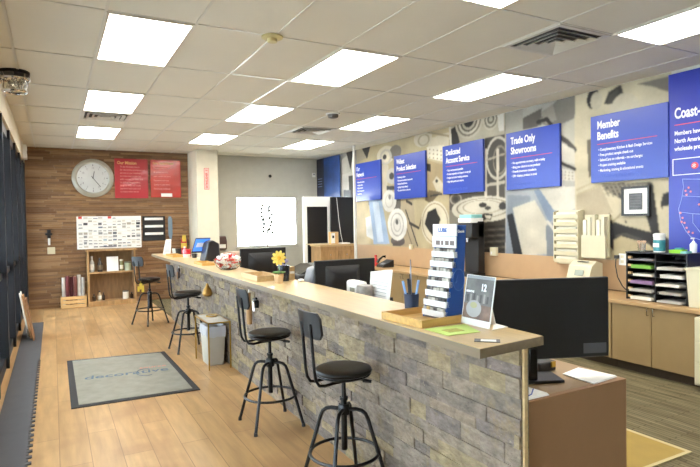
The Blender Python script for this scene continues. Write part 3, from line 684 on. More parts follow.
# ---------------------------------------------------------------- bar stools
def make_stool():
    t = thing('bar_stool', 'x', 'stool')
    leg0 = [(0.02, 0, 0.475), (0.075, 0, 0.478), (0.105, 0, 0.472), (0.128, 0, 0.455), (0.142, 0, 0.425), (0.268, 0, 0.012)]
    for k in range(4):
        a = PI / 4 + k * PI / 2
        pts = [(x * math.cos(a), x * math.sin(a), z) for x, y, z in leg0]
        lg = MB().tube(pts, 0.0115, 10).build('leg', BLACKM, t)
        x, y = pts[-1][0], pts[-1][1]
        MB().cyl(x, y, 0, 0.025, 0.015, 0.013, 12).build('foot_cap', BLACKP, lg)
    MB().ring(0, 0, 0.225, 0.199, 0.0095).build('foot_ring', BLACKM, t)
    MB().lathe([(0.018, 0.24), (0.018, 0.53), (0.024, 0.53), (0.024, 0.545), (0.001, 0.545)]).build('screw_sleeve', BLACKM, t)
    MB().lathe([(0.032, 0.445), (0.034, 0.45), (0.034, 0.495), (0.028, 0.505), (0.001, 0.505)]).build('hub', BLACKM, t)
    MB().cyl(0, 0, 0.54, 0.675, 0.0125).build('post', BLACKM, t)
    MB().lathe([(0.001, 0.66), (0.13, 0.665), (0.155, 0.675), (0.16, 0.682), (0.157, 0.688), (0.001, 0.688)], seg=40).build('seat_pan', BLACKM, t)
    MB().lathe([(0.155, 0.686), (0.164, 0.692), (0.166, 0.702), (0.160, 0.713), (0.145, 0.719), (0.10, 0.722), (0.001, 0.7235)], seg=44).build('seat', LEATHER, t)
    b = MB(); b.tube([(0.03, -0.03, 0.655), (0.09, -0.08, 0.645)], 0.005, 8); b.tube([(0.085, -0.076, 0.645), (0.125, -0.105, 0.638)], [0.012, 0.009], 10)
    b.build('height_lever', BLACKM, t)
    # backrest: two bent tubes and a curved plate, at -x
    for s in (-1, 1):
        y = 0.055 * s
        pts = [(0.02, y, 0.655), (-0.09, y, 0.652), (-0.15, y, 0.645), (-0.185, y, 0.652), (-0.205, y, 0.685), (-0.212, y, 0.73), (-0.222, y, 0.86), (-0.232, y, 1.0)]
        MB().tube(pts, 0.009, 10).build('back_tube', BLACKM, t)
    b = MB(); n = 12; v = []; f = []
    outl = []
    W2, z0, z1 = 0.135, 0.915, 1.065
    for i in range(n + 1):
        y = -W2 + 2 * W2 * i / n
        e = max(0, abs(y) - (W2 - 0.03)) / 0.03
        cut = 0.03 * (1 - math.sqrt(max(0, 1 - e * e)))
        xx = -0.235 + 1.3 * y * y
        for (zz, q) in ((z0 + cut, 0), (z1 - cut, 0), (z1 - cut, 1), (z0 + cut, 1)):
            tilt = -(zz - 0.99) * 0.12
            v.append((xx + tilt - 0.014 * q * -1, y, zz))
    for i in range(n):
        for k in range(4):
            f.append((i * 4 + k, i * 4 + (k + 1) % 4, (i + 1) * 4 + (k + 1) % 4, (i + 1) * 4 + k))
    f += [(0, 1, 2, 3), (n * 4 + 3, n * 4 + 2, n * 4 + 1, n * 4)]
    b.add(v, f)
    b.build('backrest', mat('backrest_black', '0d0d0e', 0.42), t, bevel=0.003)
    return t
s0 = make_stool()
for k, (x, y, rz, lab) in enumerate([(1.447, 2.77, 0.03, 'black bar stool nearest the camera, in front of the pale stone by the oak tray'),
                                     (1.447, 3.99, 0.0, 'second black bar stool from the camera, beside the brass side table with the bin'),
                                     (1.44, 6.86, 0.1, 'black bar stool between the brass side table and the far stool'),
                                     (1.30, 8.97, 0.50, 'farthest black bar stool, by the wooden wall with a yellow tag on it')]):
    o = s0 if k == 0 else copy_tree(s0)
    o.location = (x, y, 0); o.rotation_euler.z = rz
    tag(o, lab, 'stool', 'black bar stools along the counter')
b = MB(); b.tube([(0, 0, 0.035), (0, 0, 0)], 0.002, 6); b.box(-0.02, -0.004, -0.09, 0.02, 0.004, -0.0); b.box(0.01, -0.01, -0.13, 0.045, -0.004, -0.03); b.box(-0.05, -0.012, -0.12, -0.02, -0.004, -0.04)
tag(b.build('hanging_tag', mat('yellow_tag', 'd9c04a', 0.5), loc=(1.15, 8.80, 0.655)), 'small yellow tag hanging from the farthest bar stool', 'tag')

# ---------------------------------------------------------------- brass side table and bin
t = thing('side_table', 'slim brass framed side table with a white marble top against the stone', 'side table', (1.525, 6.05, 0))
for sx in (-1, 1):
    for sy in (-1, 1):
        MB().box(sx * 0.115 - 0.007, sy * 0.30 - 0.007, 0, sx * 0.115 + 0.007, sy * 0.30 + 0.007, 0.50).build('leg', BRASS, t)
b = MB()
for z in (0.49,):
    b.box(-0.122, -0.307, z, 0.122, -0.293, z + 0.014); b.box(-0.122, 0.293, z, 0.122, 0.307, z + 0.014)
    b.box(-0.122, -0.307, z, -0.108, 0.307, z + 0.014); b.box(0.108, -0.307, z, 0.122, 0.307, z + 0.014)
b.build('top_frame', BRASS, t)
MB().box(-0.108, -0.293, 0.492, 0.108, 0.293, 0.502).build('table_top', mat('white_marble', 'e4e1da', 0.2, noise=0.12, nscale=5), t)
b = MB(); b.ring(0.02, 0.1, 0.512, 0.06, 0.006); b.build('ring_pull', BRASS, t)
t = thing('waste_bin', 'white waste bin with a grey plastic liner under the brass side table', 'bin', (1.53, 6.05, 0.0))
b = MB(); v = []
for z, s in ((0, 0.85), (0.40, 1.0)):
    v += [(-0.10 * s, -0.16 * s, z), (0.10 * s, -0.16 * s, z), (0.10 * s, 0.16 * s, z), (-0.10 * s, 0.16 * s, z)]
b.hexa(v); b.build('bin_body', mat('bin_plastic', 'b4b0a2', 0.5), t, bevel=0.012)
b = MB(); rnd = random.Random(4); n = 32
rng = []
for lv, (z, s) in enumerate(((0.32, 1.06), (0.37, 1.12), (0.43, 1.08), (0.435, 0.95), (0.38, 0.6))):
    for i in range(n):
        a = 2 * PI * i / n
        q = max(abs(math.cos(a)), abs(math.sin(a)))
        j = rnd.uniform(-0.004, 0.004)
        b.v.append(((0.10 * math.cos(a) / q) * s * (1 - .06) + j, (0.16 * math.sin(a) / q) * s * .94 + j, z + rnd.uniform(-0.014, 0.014) * (lv == 0) + j))
for k in range(4):
    for i in range(n):
        b.f.append((k * n + i, k * n + (i + 1) % n, (k + 1) * n + (i + 1) % n, (k + 1) * n + i)); b.c.append(None)
b.f.append(tuple(4 * n + i for i in range(n))); b.c.append(None)
b.build('bin_liner', mat('liner_plastic', 'c2c5ca', 0.25), t)

# ---------------------------------------------------------------- rugs
RUGM = mat('grey_carpet_mat', '908d82', 0.95, noise=0.1, nscale=9, bump=0.3, bscale=300, spec=0.1)
t = thing('entrance_rug', 'grey logo rug with a black rubber border on the plank floor', 'rug', (0.63, 6.06, 0))
MB().prism([(-0.535, -0.89), (0.54, -0.93), (0.52, 0.83), (-0.53, 0.96)], 'z', 0.0, 0.008).build('rubber_border', mat('rubber_black', '2b2a2c', 0.8), t)
MB().prism([(-0.475, -0.83), (0.48, -0.87), (0.465, 0.77), (-0.475, 0.90)], 'z', 0.0078, 0.013).build('carpet_field', RUGM, t)
INKB = mat('faded_blue_ink', '62707e', 0.9, spec=0.1); INKR = mat('faded_red_ink', 'c08478', 0.9, spec=0.1)
text('logo_lettering', 'decorative', 0.19, INKB, t, (-0.40, -0.02, 0.0132), (0, 0, -0.10), 1.0, 0.002)
text('logo_lettering', 'source', 0.10, INKR, t, (0.14, 0.12, 0.0132), (0, 0, -0.10), 1.0, 0.001)
b = MB(); b.tube([(0.18 + 0.09 * math.cos(a / 10), -0.06 + 0.14 * math.sin(a / 10), 0.0132) for a in range(10, 55, 3)], 0.004, 6)
b.build('logo_swirl', INKB, t)
# interlocking mat with toothed edge
b = MB(); pts = [(-0.425, 10.05), (-0.425, 3.4)]; y = 3.4
pts.append((-0.23, 3.4))
y = 3.42
while y < 10.0:
    pts += [(-0.185, y), (-0.205, y + 0.018), (-0.165, y + 0.028), (-0.165, y + 0.062), (-0.205, y + 0.072), (-0.185, y + 0.09)] if y < 7.2 else [(-0.172, y), (-0.172, y + 0.09)]
    y += 0.11
pts.append((-0.172, 10.05))
b.prism(pts[::-1], 'z', 0, 0.01)
tag(b.build('floor_mat', mat('dark_rubber_mat', '4a4a4e', 0.7, noise=0.08, bump=0.3, bscale=200)), 'long charcoal rubber mat with a toothed edge beside the shopfront', 'mat')
t = thing('chair_mat', 'yellow-brown floor mat on the carpet behind the desk end', 'mat', (2.55, 2.07, 0))
MB().box(0, 0, 0, 1.08, 1.2, 0.008).build('mat_field', mat('ochre_mat', 'a58a42', 0.6, noise=0.06), t)
MB().box(1.06, -0.0, 0.0, 1.09, 1.2, 0.009).build('binding', mat('mat_binding', 'c8b98a', 0.6), t)
MB().box(0, -0.02, 0.0, 1.09, 0.005, 0.009).build('binding', MATS['mat_binding'], t)

# ---------------------------------------------------------------- things by the shopfront and back wall
BOARD = mat('oak_sample', 'a8784a', 0.5, noise=0.15, nscale=5, stretch=(8, 8, 1))
for k, (y, col, lab, hh, xx) in enumerate([(8.98, 'e6e2d8', 'white capped sample board leaning on the shopfront, farthest left', 0.62, -0.335), (8.80, 'b98a5c', 'middle oak sample board leaning on the shopfront', 0.60, -0.30),
                                     (8.62, '8f6440', 'darkest front sample board leaning on the shopfront', 0.57, -0.262)]):
    m = mat('sample_' + col, col, 0.5, noise=0.12, nscale=6, stretch=(8, 8, 1))
    tt = thing('sample_board', lab, 'sample board', (xx, y, 0.0105), 0, 'sample boards leaning by the shopfront')
    tt.rotation_euler = (0, -0.15, 0.0)
    MB().box(-0.014, -0.14, 0.002, 0.004, 0.14, hh).build('board_face', m, tt)
    MB().box(-0.015, -0.142, hh - 0.05, 0.005, 0.142, hh + 0.002).build('board_cap', PAPER if k == 0 else m, tt)

t = thing('wall_clock', 'large round wall clock with a silver grey rim on the wood cladding', 'clock', (0.71, YB - 0.033, 2.47))
MB().lathe([(0.001, 0), (0.36, 0), (0.375, -0.012), (0.37, -0.03), (0.33, -0.045), (0.30, -0.045), (0.285, -0.02), (0.001, -0.018)], axis='y', seg=56).build('rim', mat('clock_rim', 'aaa698', 0.35, 0.3), t)
MB().lathe([(0.001, -0.019), (0.287, -0.019), (0.287, -0.023), (0.001, -0.023)], axis='y', seg=56).build('dial', mat('clock_dial', 'c6c8c6', 0.3, coat=0.4), t)
INKK = mat('black_ink', '1d1d1f', 0.6)
b = MB()
for k in range(12):
    a = k * PI / 6
    x, z = math.sin(a), math.cos(a)
    b.tube([(x * 0.235, -0.025, z * 0.235), (x * 0.265, -0.025, z * 0.265)], 0.004 if k % 3 else 0.007, 6)
b.build('hour_marks', mat('clock_marks', '77777a', 0.6), t)
for k in range(12):
    a = k * PI / 6
    text('numeral', str(k or 12), 0.055, MATS['clock_marks'], t, (0.20 * math.sin(a), -0.0245, 0.20 * math.cos(a) - 0.02), sx=0.8, align='CENTER')
MB().tube([(0, -0.028, 0), (0.025, -0.028, 0.13)], 0.006, 6).build('hour_hand', INKK, t)
MB().tube([(-0.03, -0.032, 0.04), (0.13, -0.032, -0.17)], 0.005, 6).build('minute_hand', INKK, t)
MB().lathe([(0.001, -0.023), (0.012, -0.023), (0.012, -0.036), (0.001, -0.036)], axis='y').build('hub', INKK, t)

REDP = mat('red_poster', 'b0222c', 0.3, noise=0.12, nscale=2.2, coat=0.2)
GOLDINK = mat('gold_ink', 'e0b070', 0.6); PINKINK = mat('pale_red_ink', 'e8a49c', 0.6)
t = thing('red_poster', 'deep red poster with ten lines of text, right beside the clock', 'poster', (1.10, YB - 0.034, 2.085), 0, 'red posters on the wood wall')
MB().box(0, -0.02, 0, 0.625, 0, 0.785).build('board', REDP, t)
text('heading', 'Our Mission', 0.085, GOLDINK, t, (0.05, -0.0205, 0.675), sx=0.85, off=0.002)
for k, s in enumerate(['To be the best source', 'for decorative products and', 'service to our members,', 'to treat every customer', 'with respect, to listen and', 'to deliver on promises,', 'to grow with our trade', 'partners each year and', 'to enjoy what we do']):
    text('body_line', s, 0.048, PINKINK, t, (0.10, -0.0205, 0.61 - 0.062 * k), sx=0.85)
t = thing('red_poster', 'red poster with an orange glow and a white label at its foot, beside the pillar', 'poster', (1.775, YB - 0.034, 2.10), 0, 'red posters on the wood wall')
MB().box(0, -0.02, 0, 0.60, 0, 0.77).build('board', mat('red_orange_poster', 'b83428', 0.25, noise=0.3, nscale=1.6, coat=0.2), t)
text('heading', 'Core Values & Beliefs', 0.062, GOLDINK, t, (0.05, -0.0205, 0.68), sx=0.75, off=0.002)
for k, s in enumerate(['We value integrity above', 'all, and we stand by', 'each member we serve', 'Teamwork and trust', 'Quality in every detail', 'Community and family']):
    text('body_line', s, 0.042, PINKINK, t, (0.06, -0.0205, 0.59 - 0.085 * k), sx=0.85)
MB().box(0.20, -0.023, 0.015, 0.42, -0.02, 0.085).build('white_label', PAPER, t)

# tile sample board
t = thing('sample_chart', 'white chart board covered with rows of small product pictures', 'display board', (0.40, YB - 0.034, 1.09))
MB().box(0, -0.025, 0, 1.17, 0, 0.635).build('board', PAPER, t)
rnd = random.Random(9)
chips = ['8d8f90', '5a5f66', 'c9c4b8', 'b0aca2', '2e3036', 'd8d3c6', 'd9827a', '9ab4c0', 'a9a294', 'd04a42', '6d7a8a']
for r_ in range(10):
    for c_ in range(13):
        if rnd.random() < 0.22: continue
        col = rnd.choices(chips, [8, 5, 8, 8, 4, 8, 1, 1, 6, 1, 3])[0]
        x = 0.03 + c_ * 0.087; z = 0.02 + r_ * 0.062
        if len(t.children) > 98: continue
        hh = rnd.choice((0.016, 0.03, 0.045))
        MB().box(x, -0.029, z + 0.01, x + rnd.uniform(0.055, 0.08), -0.025, z + 0.01 + hh).build('picture_chip', mat('chip_' + col, col, 0.6), t)
b = MB()
for z in range(1, 10): b.box(0.01, -0.0262, 0.012 + z * 0.062, 1.16, -0.0250, 0.0145 + z * 0.062)
b.build('row_line', mat('line_grey', 'aaa7a0', 0.7), t)
MB().box(0.39, -0.031, 0.03, 0.70, -0.026, 0.045).build('caption_strip', mat('navy_ink', '2a2f4c', 0.6), t)

t = thing('brochure_holder', 'black wall rack with three white curved trays, right of the chart board', 'brochure rack', (1.60, YB - 0.034, 1.215))
MB().box(0, -0.02, 0, 0.44, 0, 0.50).build('back_plate', BLACKP, t)
for z in (0.12, 0.27, 0.42):
    p = [(0.04 + 0.36 * i / 12, -0.02 - 0.06 * math.sin(PI * i / 12)) for i in range(13)]
    MB().prism([(0.04, -0.02)] + p[1:-1] + [(0.40, -0.02)], 'z', z, z + 0.05).build('tray', WHITEP, t)
t = thing('hanging_swatch', 'narrow blue grey swatch hanging right of the black brochure rack', 'swatch', (2.10, YB - 0.034, 1.22))
MB().prism([(0, 0.45), (0.085, 0.45), (0.085, 0.12), (0.06, 0), (0.03, 0), (0.0, 0.12)], 'y', -0.012, 0).build('strip', mat('slate_blue', '6f8290', 0.5), t)
MB().lathe([(0.001, -0.03), (0.008, -0.03), (0.008, 0)], 0.04, 0, 0.47, axis='y', seg=12).build('hook', CHROME, t)
MB().box(0.01, -0.006, 0.44, 0.07, 0, 0.49).build('tab', mat('slate_blue', '6f8290', 0.5), t)
t = thing('wall_handset', 'small dark and white handset hanging on the wood wall', 'wall phone', (-0.07, YB - 0.034, 1.19))
MB().box(-0.03, -0.04, 0.13, 0.03, 0, 0.29).build('cradle', BLACKP, t, bevel=0.008)
MB().box(-0.06, -0.05, 0.19, 0.055, -0.012, 0.225).build('clip', BLACKP, t, bevel=0.006)
MB().box(-0.02, -0.035, 0.0, 0.02, 0, 0.135).build('handle', WHITEP, t, bevel=0.008)
t = thing('switch_plate', 'cream double light switch plate below the wall handset', 'light switch', (-0.04, YB - 0.033, 1.02))
MB().box(-0.065, -0.008, 0, 0.065, 0, 0.13).build('plate', CREAMP, t, bevel=0.003)
for x in (-0.03, 0.03): MB().box(x - 0.01, -0.016, 0.045, x + 0.01, -0.008, 0.085).build('toggle', CREAMP, t)

# shelf unit
t = thing('shelf_unit', 'low open two tier wooden shelf unit against the wood wall', 'shelf', (0.55, YB - 0.335, 0))
MB().box(0, 0, 0, 0.035, 0.30, 1.05).build('side_panel', SHELFWOOD, t)
MB().box(0.83, 0, 0, 0.865, 0.30, 1.05).build('side_panel', SHELFWOOD, t)
MB().box(-0.02, -0.01, 1.05, 0.885, 0.30, 1.085).build('top_panel', SHELFWOOD, t, bevel=0.003)
MB().box(0.035, 0, 0.62, 0.83, 0.29, 0.65).build('shelf_board', SHELFWOOD, t)
MB().box(0.035, 0, 0.06, 0.83, 0.29, 0.09).build('shelf_board', SHELFWOOD, t)
MB().box(0.035, 0, 0, 0.83, 0.02, 0.06).build('kick_board', SHELFWOOD, t)
MB().box(0.035, 0.285, 0, 0.83, 0.30, 1.05).build('back_panel', mat('shelf_back', '8c6d48', 0.6, noise=0.2, nscale=4, stretch=(6, 6, 1)), t)
def bottle(lab, x, y, z, h, r, col, capcol, group=None, neck=0.4, lbl=None, name='bottle', cat='bottle'):
    t = thing(name, lab, cat, (x, y, z), 0, group)
    m = mat('bottle_' + col, col, 0.25)
    MB().lathe([(0.001, 0), (r, 0), (r, h * 0.6), (r * neck, h * 0.78), (r * neck, h * 0.9)], seg=18).build('body', m, t)
    MB().lathe([(r * neck * 1.15, h * 0.86), (r * neck * 1.15, h), (0.001, h)], seg=14).build('cap', mat('cap_' + capcol, capcol, 0.4), t)
    if lbl: MB().lathe([(r * 1.02, h * 0.15), (r * 1.02, h * 0.5)], seg=18).build('label', mat('label_' + lbl, lbl, 0.6), t)
    return t
def jar(lab, x, y, z, h, r, col, lid, group=None):
    t = thing('jar', lab, 'jar', (x, y, z), 0, group)
    MB().lathe([(0.001, 0), (r, 0), (r, h * 0.85), (r * 0.9, h * 0.9)], seg=18).build('body', mat('jar_' + col, col, 0.25), t)
    MB().lathe([(r * 0.98, h * 0.84), (r * 0.98, h), (0.001, h)], seg=18).build('lid', mat('lid_' + lid, lid, 0.4), t)
    return t
ys_ = YB - 0.2
bottle('tall silver bottle at the left end of the upper wooden shelf', 0.64, ys_, 0.6515, 0.30, 0.04, 'c9c8c0', 'e2e0d6', lbl='efece2')
bottle('dark bottle left of the white card on the upper wooden shelf', 0.78, ys_, 0.6515, 0.26, 0.045, '3a3530', '2a2826', lbl='6a5a44')
t = thing('framed_card', 'white printed card standing in the middle of the upper wooden shelf', 'card', (0.90, ys_ - 0.04, 0.6515))
MB().hexa([(0, 0, 0), (0.21, 0, 0), (0.21, 0.012, 0), (0, 0.012, 0), (0, 0.05, 0.28), (0.21, 0.05, 0.28), (0.21, 0.062, 0.28), (0, 0.062, 0.28)]).build('card_face', PAPER, t)
MB().hexa([(0.05, 0.012, 0), (0.16, 0.012, 0), (0.16, 0.10, 0), (0.05, 0.10, 0), (0.05, 0.055, 0.2), (0.16, 0.055, 0.2), (0.16, 0.06, 0.2), (0.05, 0.06, 0.2)]).build('stand', BLACKP, t)
bottle('slim olive bottle with a cream label right of the white card', 1.165, ys_, 0.6515, 0.22, 0.032, '8c8a5c', 'd8d2b8', neck=0.9, lbl='e4dfc6')
jar('wide pale green jar at the right end of the upper wooden shelf', 1.285, ys_, 0.6515, 0.17, 0.065, 'a9b49a', '6a6a58')
bottle('small dark bottle standing left on the lower wooden shelf', 0.66, ys_, 0.0915, 0.13, 0.03, '4a3c2c', '2a2420')
bottle('small bottle with a white label on the lower wooden shelf', 0.76, ys_, 0.0915, 0.19, 0.035, 'b9a88a', '3a322a', lbl='f0ece0')
bottle('thin brown bottle just right of the white labelled one, lower wooden shelf', 0.83, ys_, 0.0915, 0.15, 0.025, '3e3226', '2a2420')
jar('white jar with a dark lid on the lower wooden shelf', 1.23, ys_, 0.0915, 0.16, 0.055, 'e2ddd0', '4a4238')
bottle('small dark bottle at the right end of the lower wooden shelf', 1.34, ys_, 0.0915, 0.12, 0.03, '3a3026', '2a2420')

t = thing('wooden_crate', 'slatted pine crate full of fabric rolls beside the shelf unit', 'crate', (0.09, YB - 0.32, 0))
PINE = mat('pine', 'd8b27a', 0.55, noise=0.12, nscale=5, stretch=(1, 6, 6))
for z in (0.01, 0.085, 0.16):
    MB().box(0, -0.015, z, 0.44, 0, z + 0.062).build('front_slat', PINE, t); MB().box(0, 0.25, z, 0.44, 0.265, z + 0.062).build('back_slat', PINE, t)
    for x in (0, 0.43): MB().box(x, 0, z, x + 0.01, 0.25, z + 0.062).build('side_slat', PINE, t)
for x in (0.01, 0.40):
    for y in (0, 0.225): MB().box(x, y, 0, x + 0.03, y + 0.025, 0.22).build('corner_post', PINE, t)
MB().box(0.01, 0.0, 0.0, 0.43, 0.25, 0.01).build('bottom', PINE, t)
for k, (col, hh, lab) in enumerate([('c9c4bc', 0.56, 'pale grey fabric roll at the left end of the pine crate'), ('6d3338', 0.59, 'first maroon fabric roll from the left in the pine crate'),
                              ('55282c', 0.57, 'darker maroon fabric roll in the middle of the pine crate'), ('7c4a44', 0.575, 'reddish brown fabric roll in the pine crate, next to the white rolls'), ('dedad2', 0.60, 'tall white fabric roll in the pine crate'),
                              ('b8b4b0', 0.55, 'grey roll at the right end of the pine crate')]):
    tt = thing('fabric_roll', lab, 'fabric roll', (0.145 + k * 0.066, YB - 0.19 - 0.03 * (k % 2), 0.012), 0, 'fabric rolls in the crate')
    m = mat('roll_' + col, col, 0.8, noise=0.15, nscale=10)
    MB().lathe([(0.013, hh), (0.031, hh), (0.031, 0), (0.001, 0)], seg=16).build('cloth', m, tt)
    MB().lathe([(0.008, hh - 0.002), (0.014, hh + 0.004), (0.014, hh - 0.04), (0.001, hh - 0.04)], seg=12).build('cardboard_core', mat('core', 'b99a72', 0.8), tt)

t = thing('fire_extinguisher', 'red fire extinguisher with a yellow tag on the wall left of the pillar', 'fire extinguisher', (2.40, YB - 0.10, 0.93))
MB().lathe([(0.001, 0), (0.055, 0), (0.06, 0.015), (0.06, 0.27), (0.045, 0.31), (0.02, 0.33), (0.02, 0.35)], seg=22).build('cylinder', RED, t)
MB().box(-0.02, -0.03, 0.35, 0.05, 0.02, 0.375).build('valve_lever', BLACKM, t)
MB().tube([(0.02, 0, 0.36), (0.065, 0, 0.33), (0.075, -0.01, 0.2), (0.07, -0.01, 0.1)], 0.008).build('hose', BLACKP, t)
MB().lathe([(0.0615, 0.12), (0.0615, 0.22)], seg=22).build('label', mat('label_yellow', 'e0c048', 0.6), t)
MB().box(-0.045, -0.07, 0.25, 0.03, -0.066, 0.38).build('inspection_tag', MATS['label_yellow'], t)
MB().box(-0.02, 0.055, 0.1, 0.02, 0.069, 0.3).build('bracket', BLACKM, t)
t = thing('extinguisher_sign', 'narrow vertical red and white sign on the cream pillar', 'sign', (2.735, 11.02, 2.23))
MB().box(-0.05, -0.006, 0, 0.05, 0, 0.43).build('plate', mat('sign_red', 'c8504a', 0.5), t)
MB().box(-0.042, -0.007, 0.008, 0.042, -0.006, 0.422).build('plate_face', mat('sign_pink', 'e9b9b0', 0.5), t)
text('lettering', 'FIRE', 0.03, MATS['sign_red'], t, (0, -0.0075, 0.375), sx=0.9, align='CENTER', off=0.001)
o = text('lettering', 'EXTINGUISHER', 0.058, MATS['sign_red'], t, (0.02, -0.0075, 0.025), rot=(PI / 2, -PI / 2, 0), sx=0.78, off=0.002)
# ---------------------------------------------------------------- signs on the right wall
def sign(name, lab, y, z, wd, ht, head, bullets, hs=0.15, bs=0.045, cat='sign', tail=None, line_w=0.78):
    t = thing(name, lab, cat, (XR - 0.012, y, z), RW, 'blue signs on the mural')
    MB().box(0, -0.035, 0, wd, 0.0, ht).build('panel', BLUE, t, bevel=0.002)
    y0 = -0.0355
    zz = ht - 0.06 - hs * 0.75
    for s in head:
        text('heading', s, hs, WHITEINK, t, (0.085, y0, zz), sx=0.68, off=0.003, ext=0.0008)
        zz -= hs * 1.0
    zz += hs * 0.55
    MB().box(0.085, y0 - 0.001, zz, 0.085 + wd * line_w, y0 + 0.001, zz + 0.007).build('red_line', REDLINE, t)
    zz -= 0.075
    for s in bullets:
        text('bullet_line', s, bs, WHITEINK, t, (0.10, y0, zz), sx=0.72, off=0.0006, ext=0.0006)
        zz -= bs * 1.32
    if tail:
        text('faint_lettering', tail, 0.07, FAINT, t, (0.14, y0, 0.05), sx=0.72)
    return t
sign('wall_sign', 'blue sign headed Our Network, farthest from the camera by the white pole', 9.97, 1.955, 1.02, 0.77, ['Our', 'Network'], ['• Nationwide members', '• Leading suppliers', '• Regional experts', '• Shared buying power', '• Local service'], hs=0.12)
sign('wall_sign', 'blue sign headed Widest Product Selection on the mural', 8.47, 1.935, 0.96, 0.79, ['Widest', 'Product Selection'], ['• Plumbing products', '• Decorative hardware & accessories', '• Kitchen & bath fixtures', '• Lighting & bath cabinetry', '• Tile, doors & floors, and more'], hs=0.125)
sign('wall_sign', 'blue sign headed Dedicated Account Service, middle of the row', 7.04, 1.955, 0.94, 0.77, ['Dedicated', 'Account Service'], ['• Your own personal specialist', '• Product expertise and support on any job', '• Project and order tracking assistance', '• Help with quotes and returns'], hs=0.125, tail='Working for the trade')
sign('wall_sign', 'blue sign headed Trade Only Showrooms on the mural', 5.63, 1.945, 0.905, 0.78, ['Trade Only', 'Showrooms'], ['• No appointments necessary, walk in today', '• Bring your clients in to see products', '• Friendly showroom consultants', '• 200+ displays, products in stock'], hs=0.135, tail='Exploring for the Trade')
sign('wall_sign', 'large blue sign headed Member Benefits, nearest of the five hung signs', 4.275, 1.95, 0.915, 0.77, ['Member', 'Benefits'], ['• Complimentary Kitchen & Bath Design Services', '• Free product sample check out', '• SelectCare on referrals - no surcharges', '• Project training available', '• Marketing, training & educational events'], hs=0.125, tail='Working for the Trade')
# tall coast sign with a map
t = thing('coast_sign', 'tall blue Coast sign with a white outline map at the right edge', 'sign', (XR - 0.012, 3.365, 1.06), RW)
MB().box(0, -0.02, 0, 1.9, 0, 1.93).build('panel', mat('sign_blue_dark', '2434a0', 0.35), t)
yy = -0.0205
text('heading', 'Coast-to-Coast', 0.15, WHITEINK, t, (0.06, yy, 1.475), sx=0.62, off=0.004, ext=0.0008)
MB().box(0.06, yy - 0.001, 1.405, 1.7, yy + 0.001, 1.413).build('red_line', REDLINE, t)
for k, s in enumerate(["Members have access to the largest", "North American network of trade", "wholesale programs & showrooms"]):
    text('body_line', s, 0.062, WHITEINK, t, (0.06, yy, 1.305 - 0.078 * k), sx=0.72, off=0.0012)
b = MB()
for x0, z0, x1, z1 in ((0.04, 1.06, 0.7, 1.068), (0.04, 0.90, 0.7, 0.908), (0.04, 0.90, 0.048, 1.068), (0.692, 0.90, 0.70, 1.068)): b.box(x0, yy - 0.001, z0, x1, yy + 0.001, z1)
b.build('box_outline', WHITEINK, t)
MB().lathe([(0.001, 0), (0.034, 0), (0.034, -0.002), (0.001, -0.002)], 0.26, yy, 0.985, axis='y', seg=20).build('red_badge', REDLINE, t)
text('star', '*', 0.10, WHITEINK, t, (0.235, yy - 0.0025, 0.935), sx=0.9)
mapl = mat('map_line', '9fb0e6', 0.6)
b = MB()
def ml(*p): b.tube([(x, yy, z) for x, z in p], 0.0028, 6)
ml((0.14, 0.86), (0.15, 0.78), (0.13, 0.66), (0.10, 0.56), (0.12, 0.44), (0.17, 0.34), (0.22, 0.28), (0.32, 0.25), (0.42, 0.20), (0.50, 0.22), (0.58, 0.12), (0.66, 0.06), (0.75, 0.10), (0.95, 0.08), (1.2, 0.10), (1.35, 0.02))
ml((0.14, 0.86), (0.5, 0.83), (0.95, 0.81), (1.3, 0.82), (1.7, 0.85)); ml((0.14, 0.69), (0.36, 0.67), (0.36, 0.84)); ml((0.11, 0.53), (0.24, 0.51), (0.38, 0.50), (0.40, 0.67), (0.36, 0.67))
ml((0.24, 0.51), (0.24, 0.42), (0.33, 0.30)); ml((0.38, 0.50), (0.40, 0.30), (0.42, 0.20)); ml((0.38, 0.50), (0.62, 0.48), (0.62, 0.66), (0.40, 0.67)); ml((0.40, 0.32), (0.64, 0.31), (0.62, 0.48)); ml((0.62, 0.66), (0.62, 0.83)); ml((0.62, 0.66), (0.98, 0.65)); ml((0.64, 0.31), (1.0, 0.32)); ml((0.62, 0.48), (0.98, 0.47)); ml((0.95, 0.81), (0.98, 0.47), (1.0, 0.10))
b.build('map_outline', mapl, t)
rnd = random.Random(8)
pts = [(0.17, 0.74), (0.20, 0.77), (0.18, 0.70), (0.22, 0.73), (0.12, 0.52), (0.14, 0.47), (0.16, 0.42), (0.18, 0.37), (0.20, 0.33), (0.24, 0.32), (0.13, 0.43), (0.30, 0.60), (0.34, 0.42), (0.48, 0.58), (0.34, 0.74), (0.52, 0.40), (0.46, 0.74)]
for x, z in pts:
    MB().lathe([(0.001, 0), (0.011, 0), (0.011, -0.003), (0.001, -0.003)], x, yy, z, axis='y', seg=10).build('city_dot', mat('dot_pink', 'e88a90', 0.5), t)

t = thing('framed_print', 'small black framed print with a white mat under the member benefits sign', 'picture frame', (XR - 0.008, 3.90, 1.56), RW)
b = MB()
for x0, z0, x1, z1 in ((0, 0, 0.325, 0.022), (0, 0.298, 0.325, 0.32), (0, 0.022, 0.022, 0.298), (0.303, 0.022, 0.325, 0.298)): b.box(x0, -0.025, z0, x1, 0, z1)
b.build('frame', BLACKP, t)
MB().box(0.022, -0.012, 0.022, 0.303, -0.006, 0.298).build('mat_board', PAPER, t)
MB().box(0.085, -0.014, 0.065, 0.24, -0.012, 0.245).build('picture', mat('dark_print', '4c4c4c', 0.4, noise=0.35, nscale=25), t)
b = MB()
for k in range(5): b.box(0.10, -0.0148, 0.10 + k * 0.03, 0.22, -0.014, 0.103 + k * 0.03)
b.build('print_line', mat('print_grey', '7d7d7d', 0.6), t)

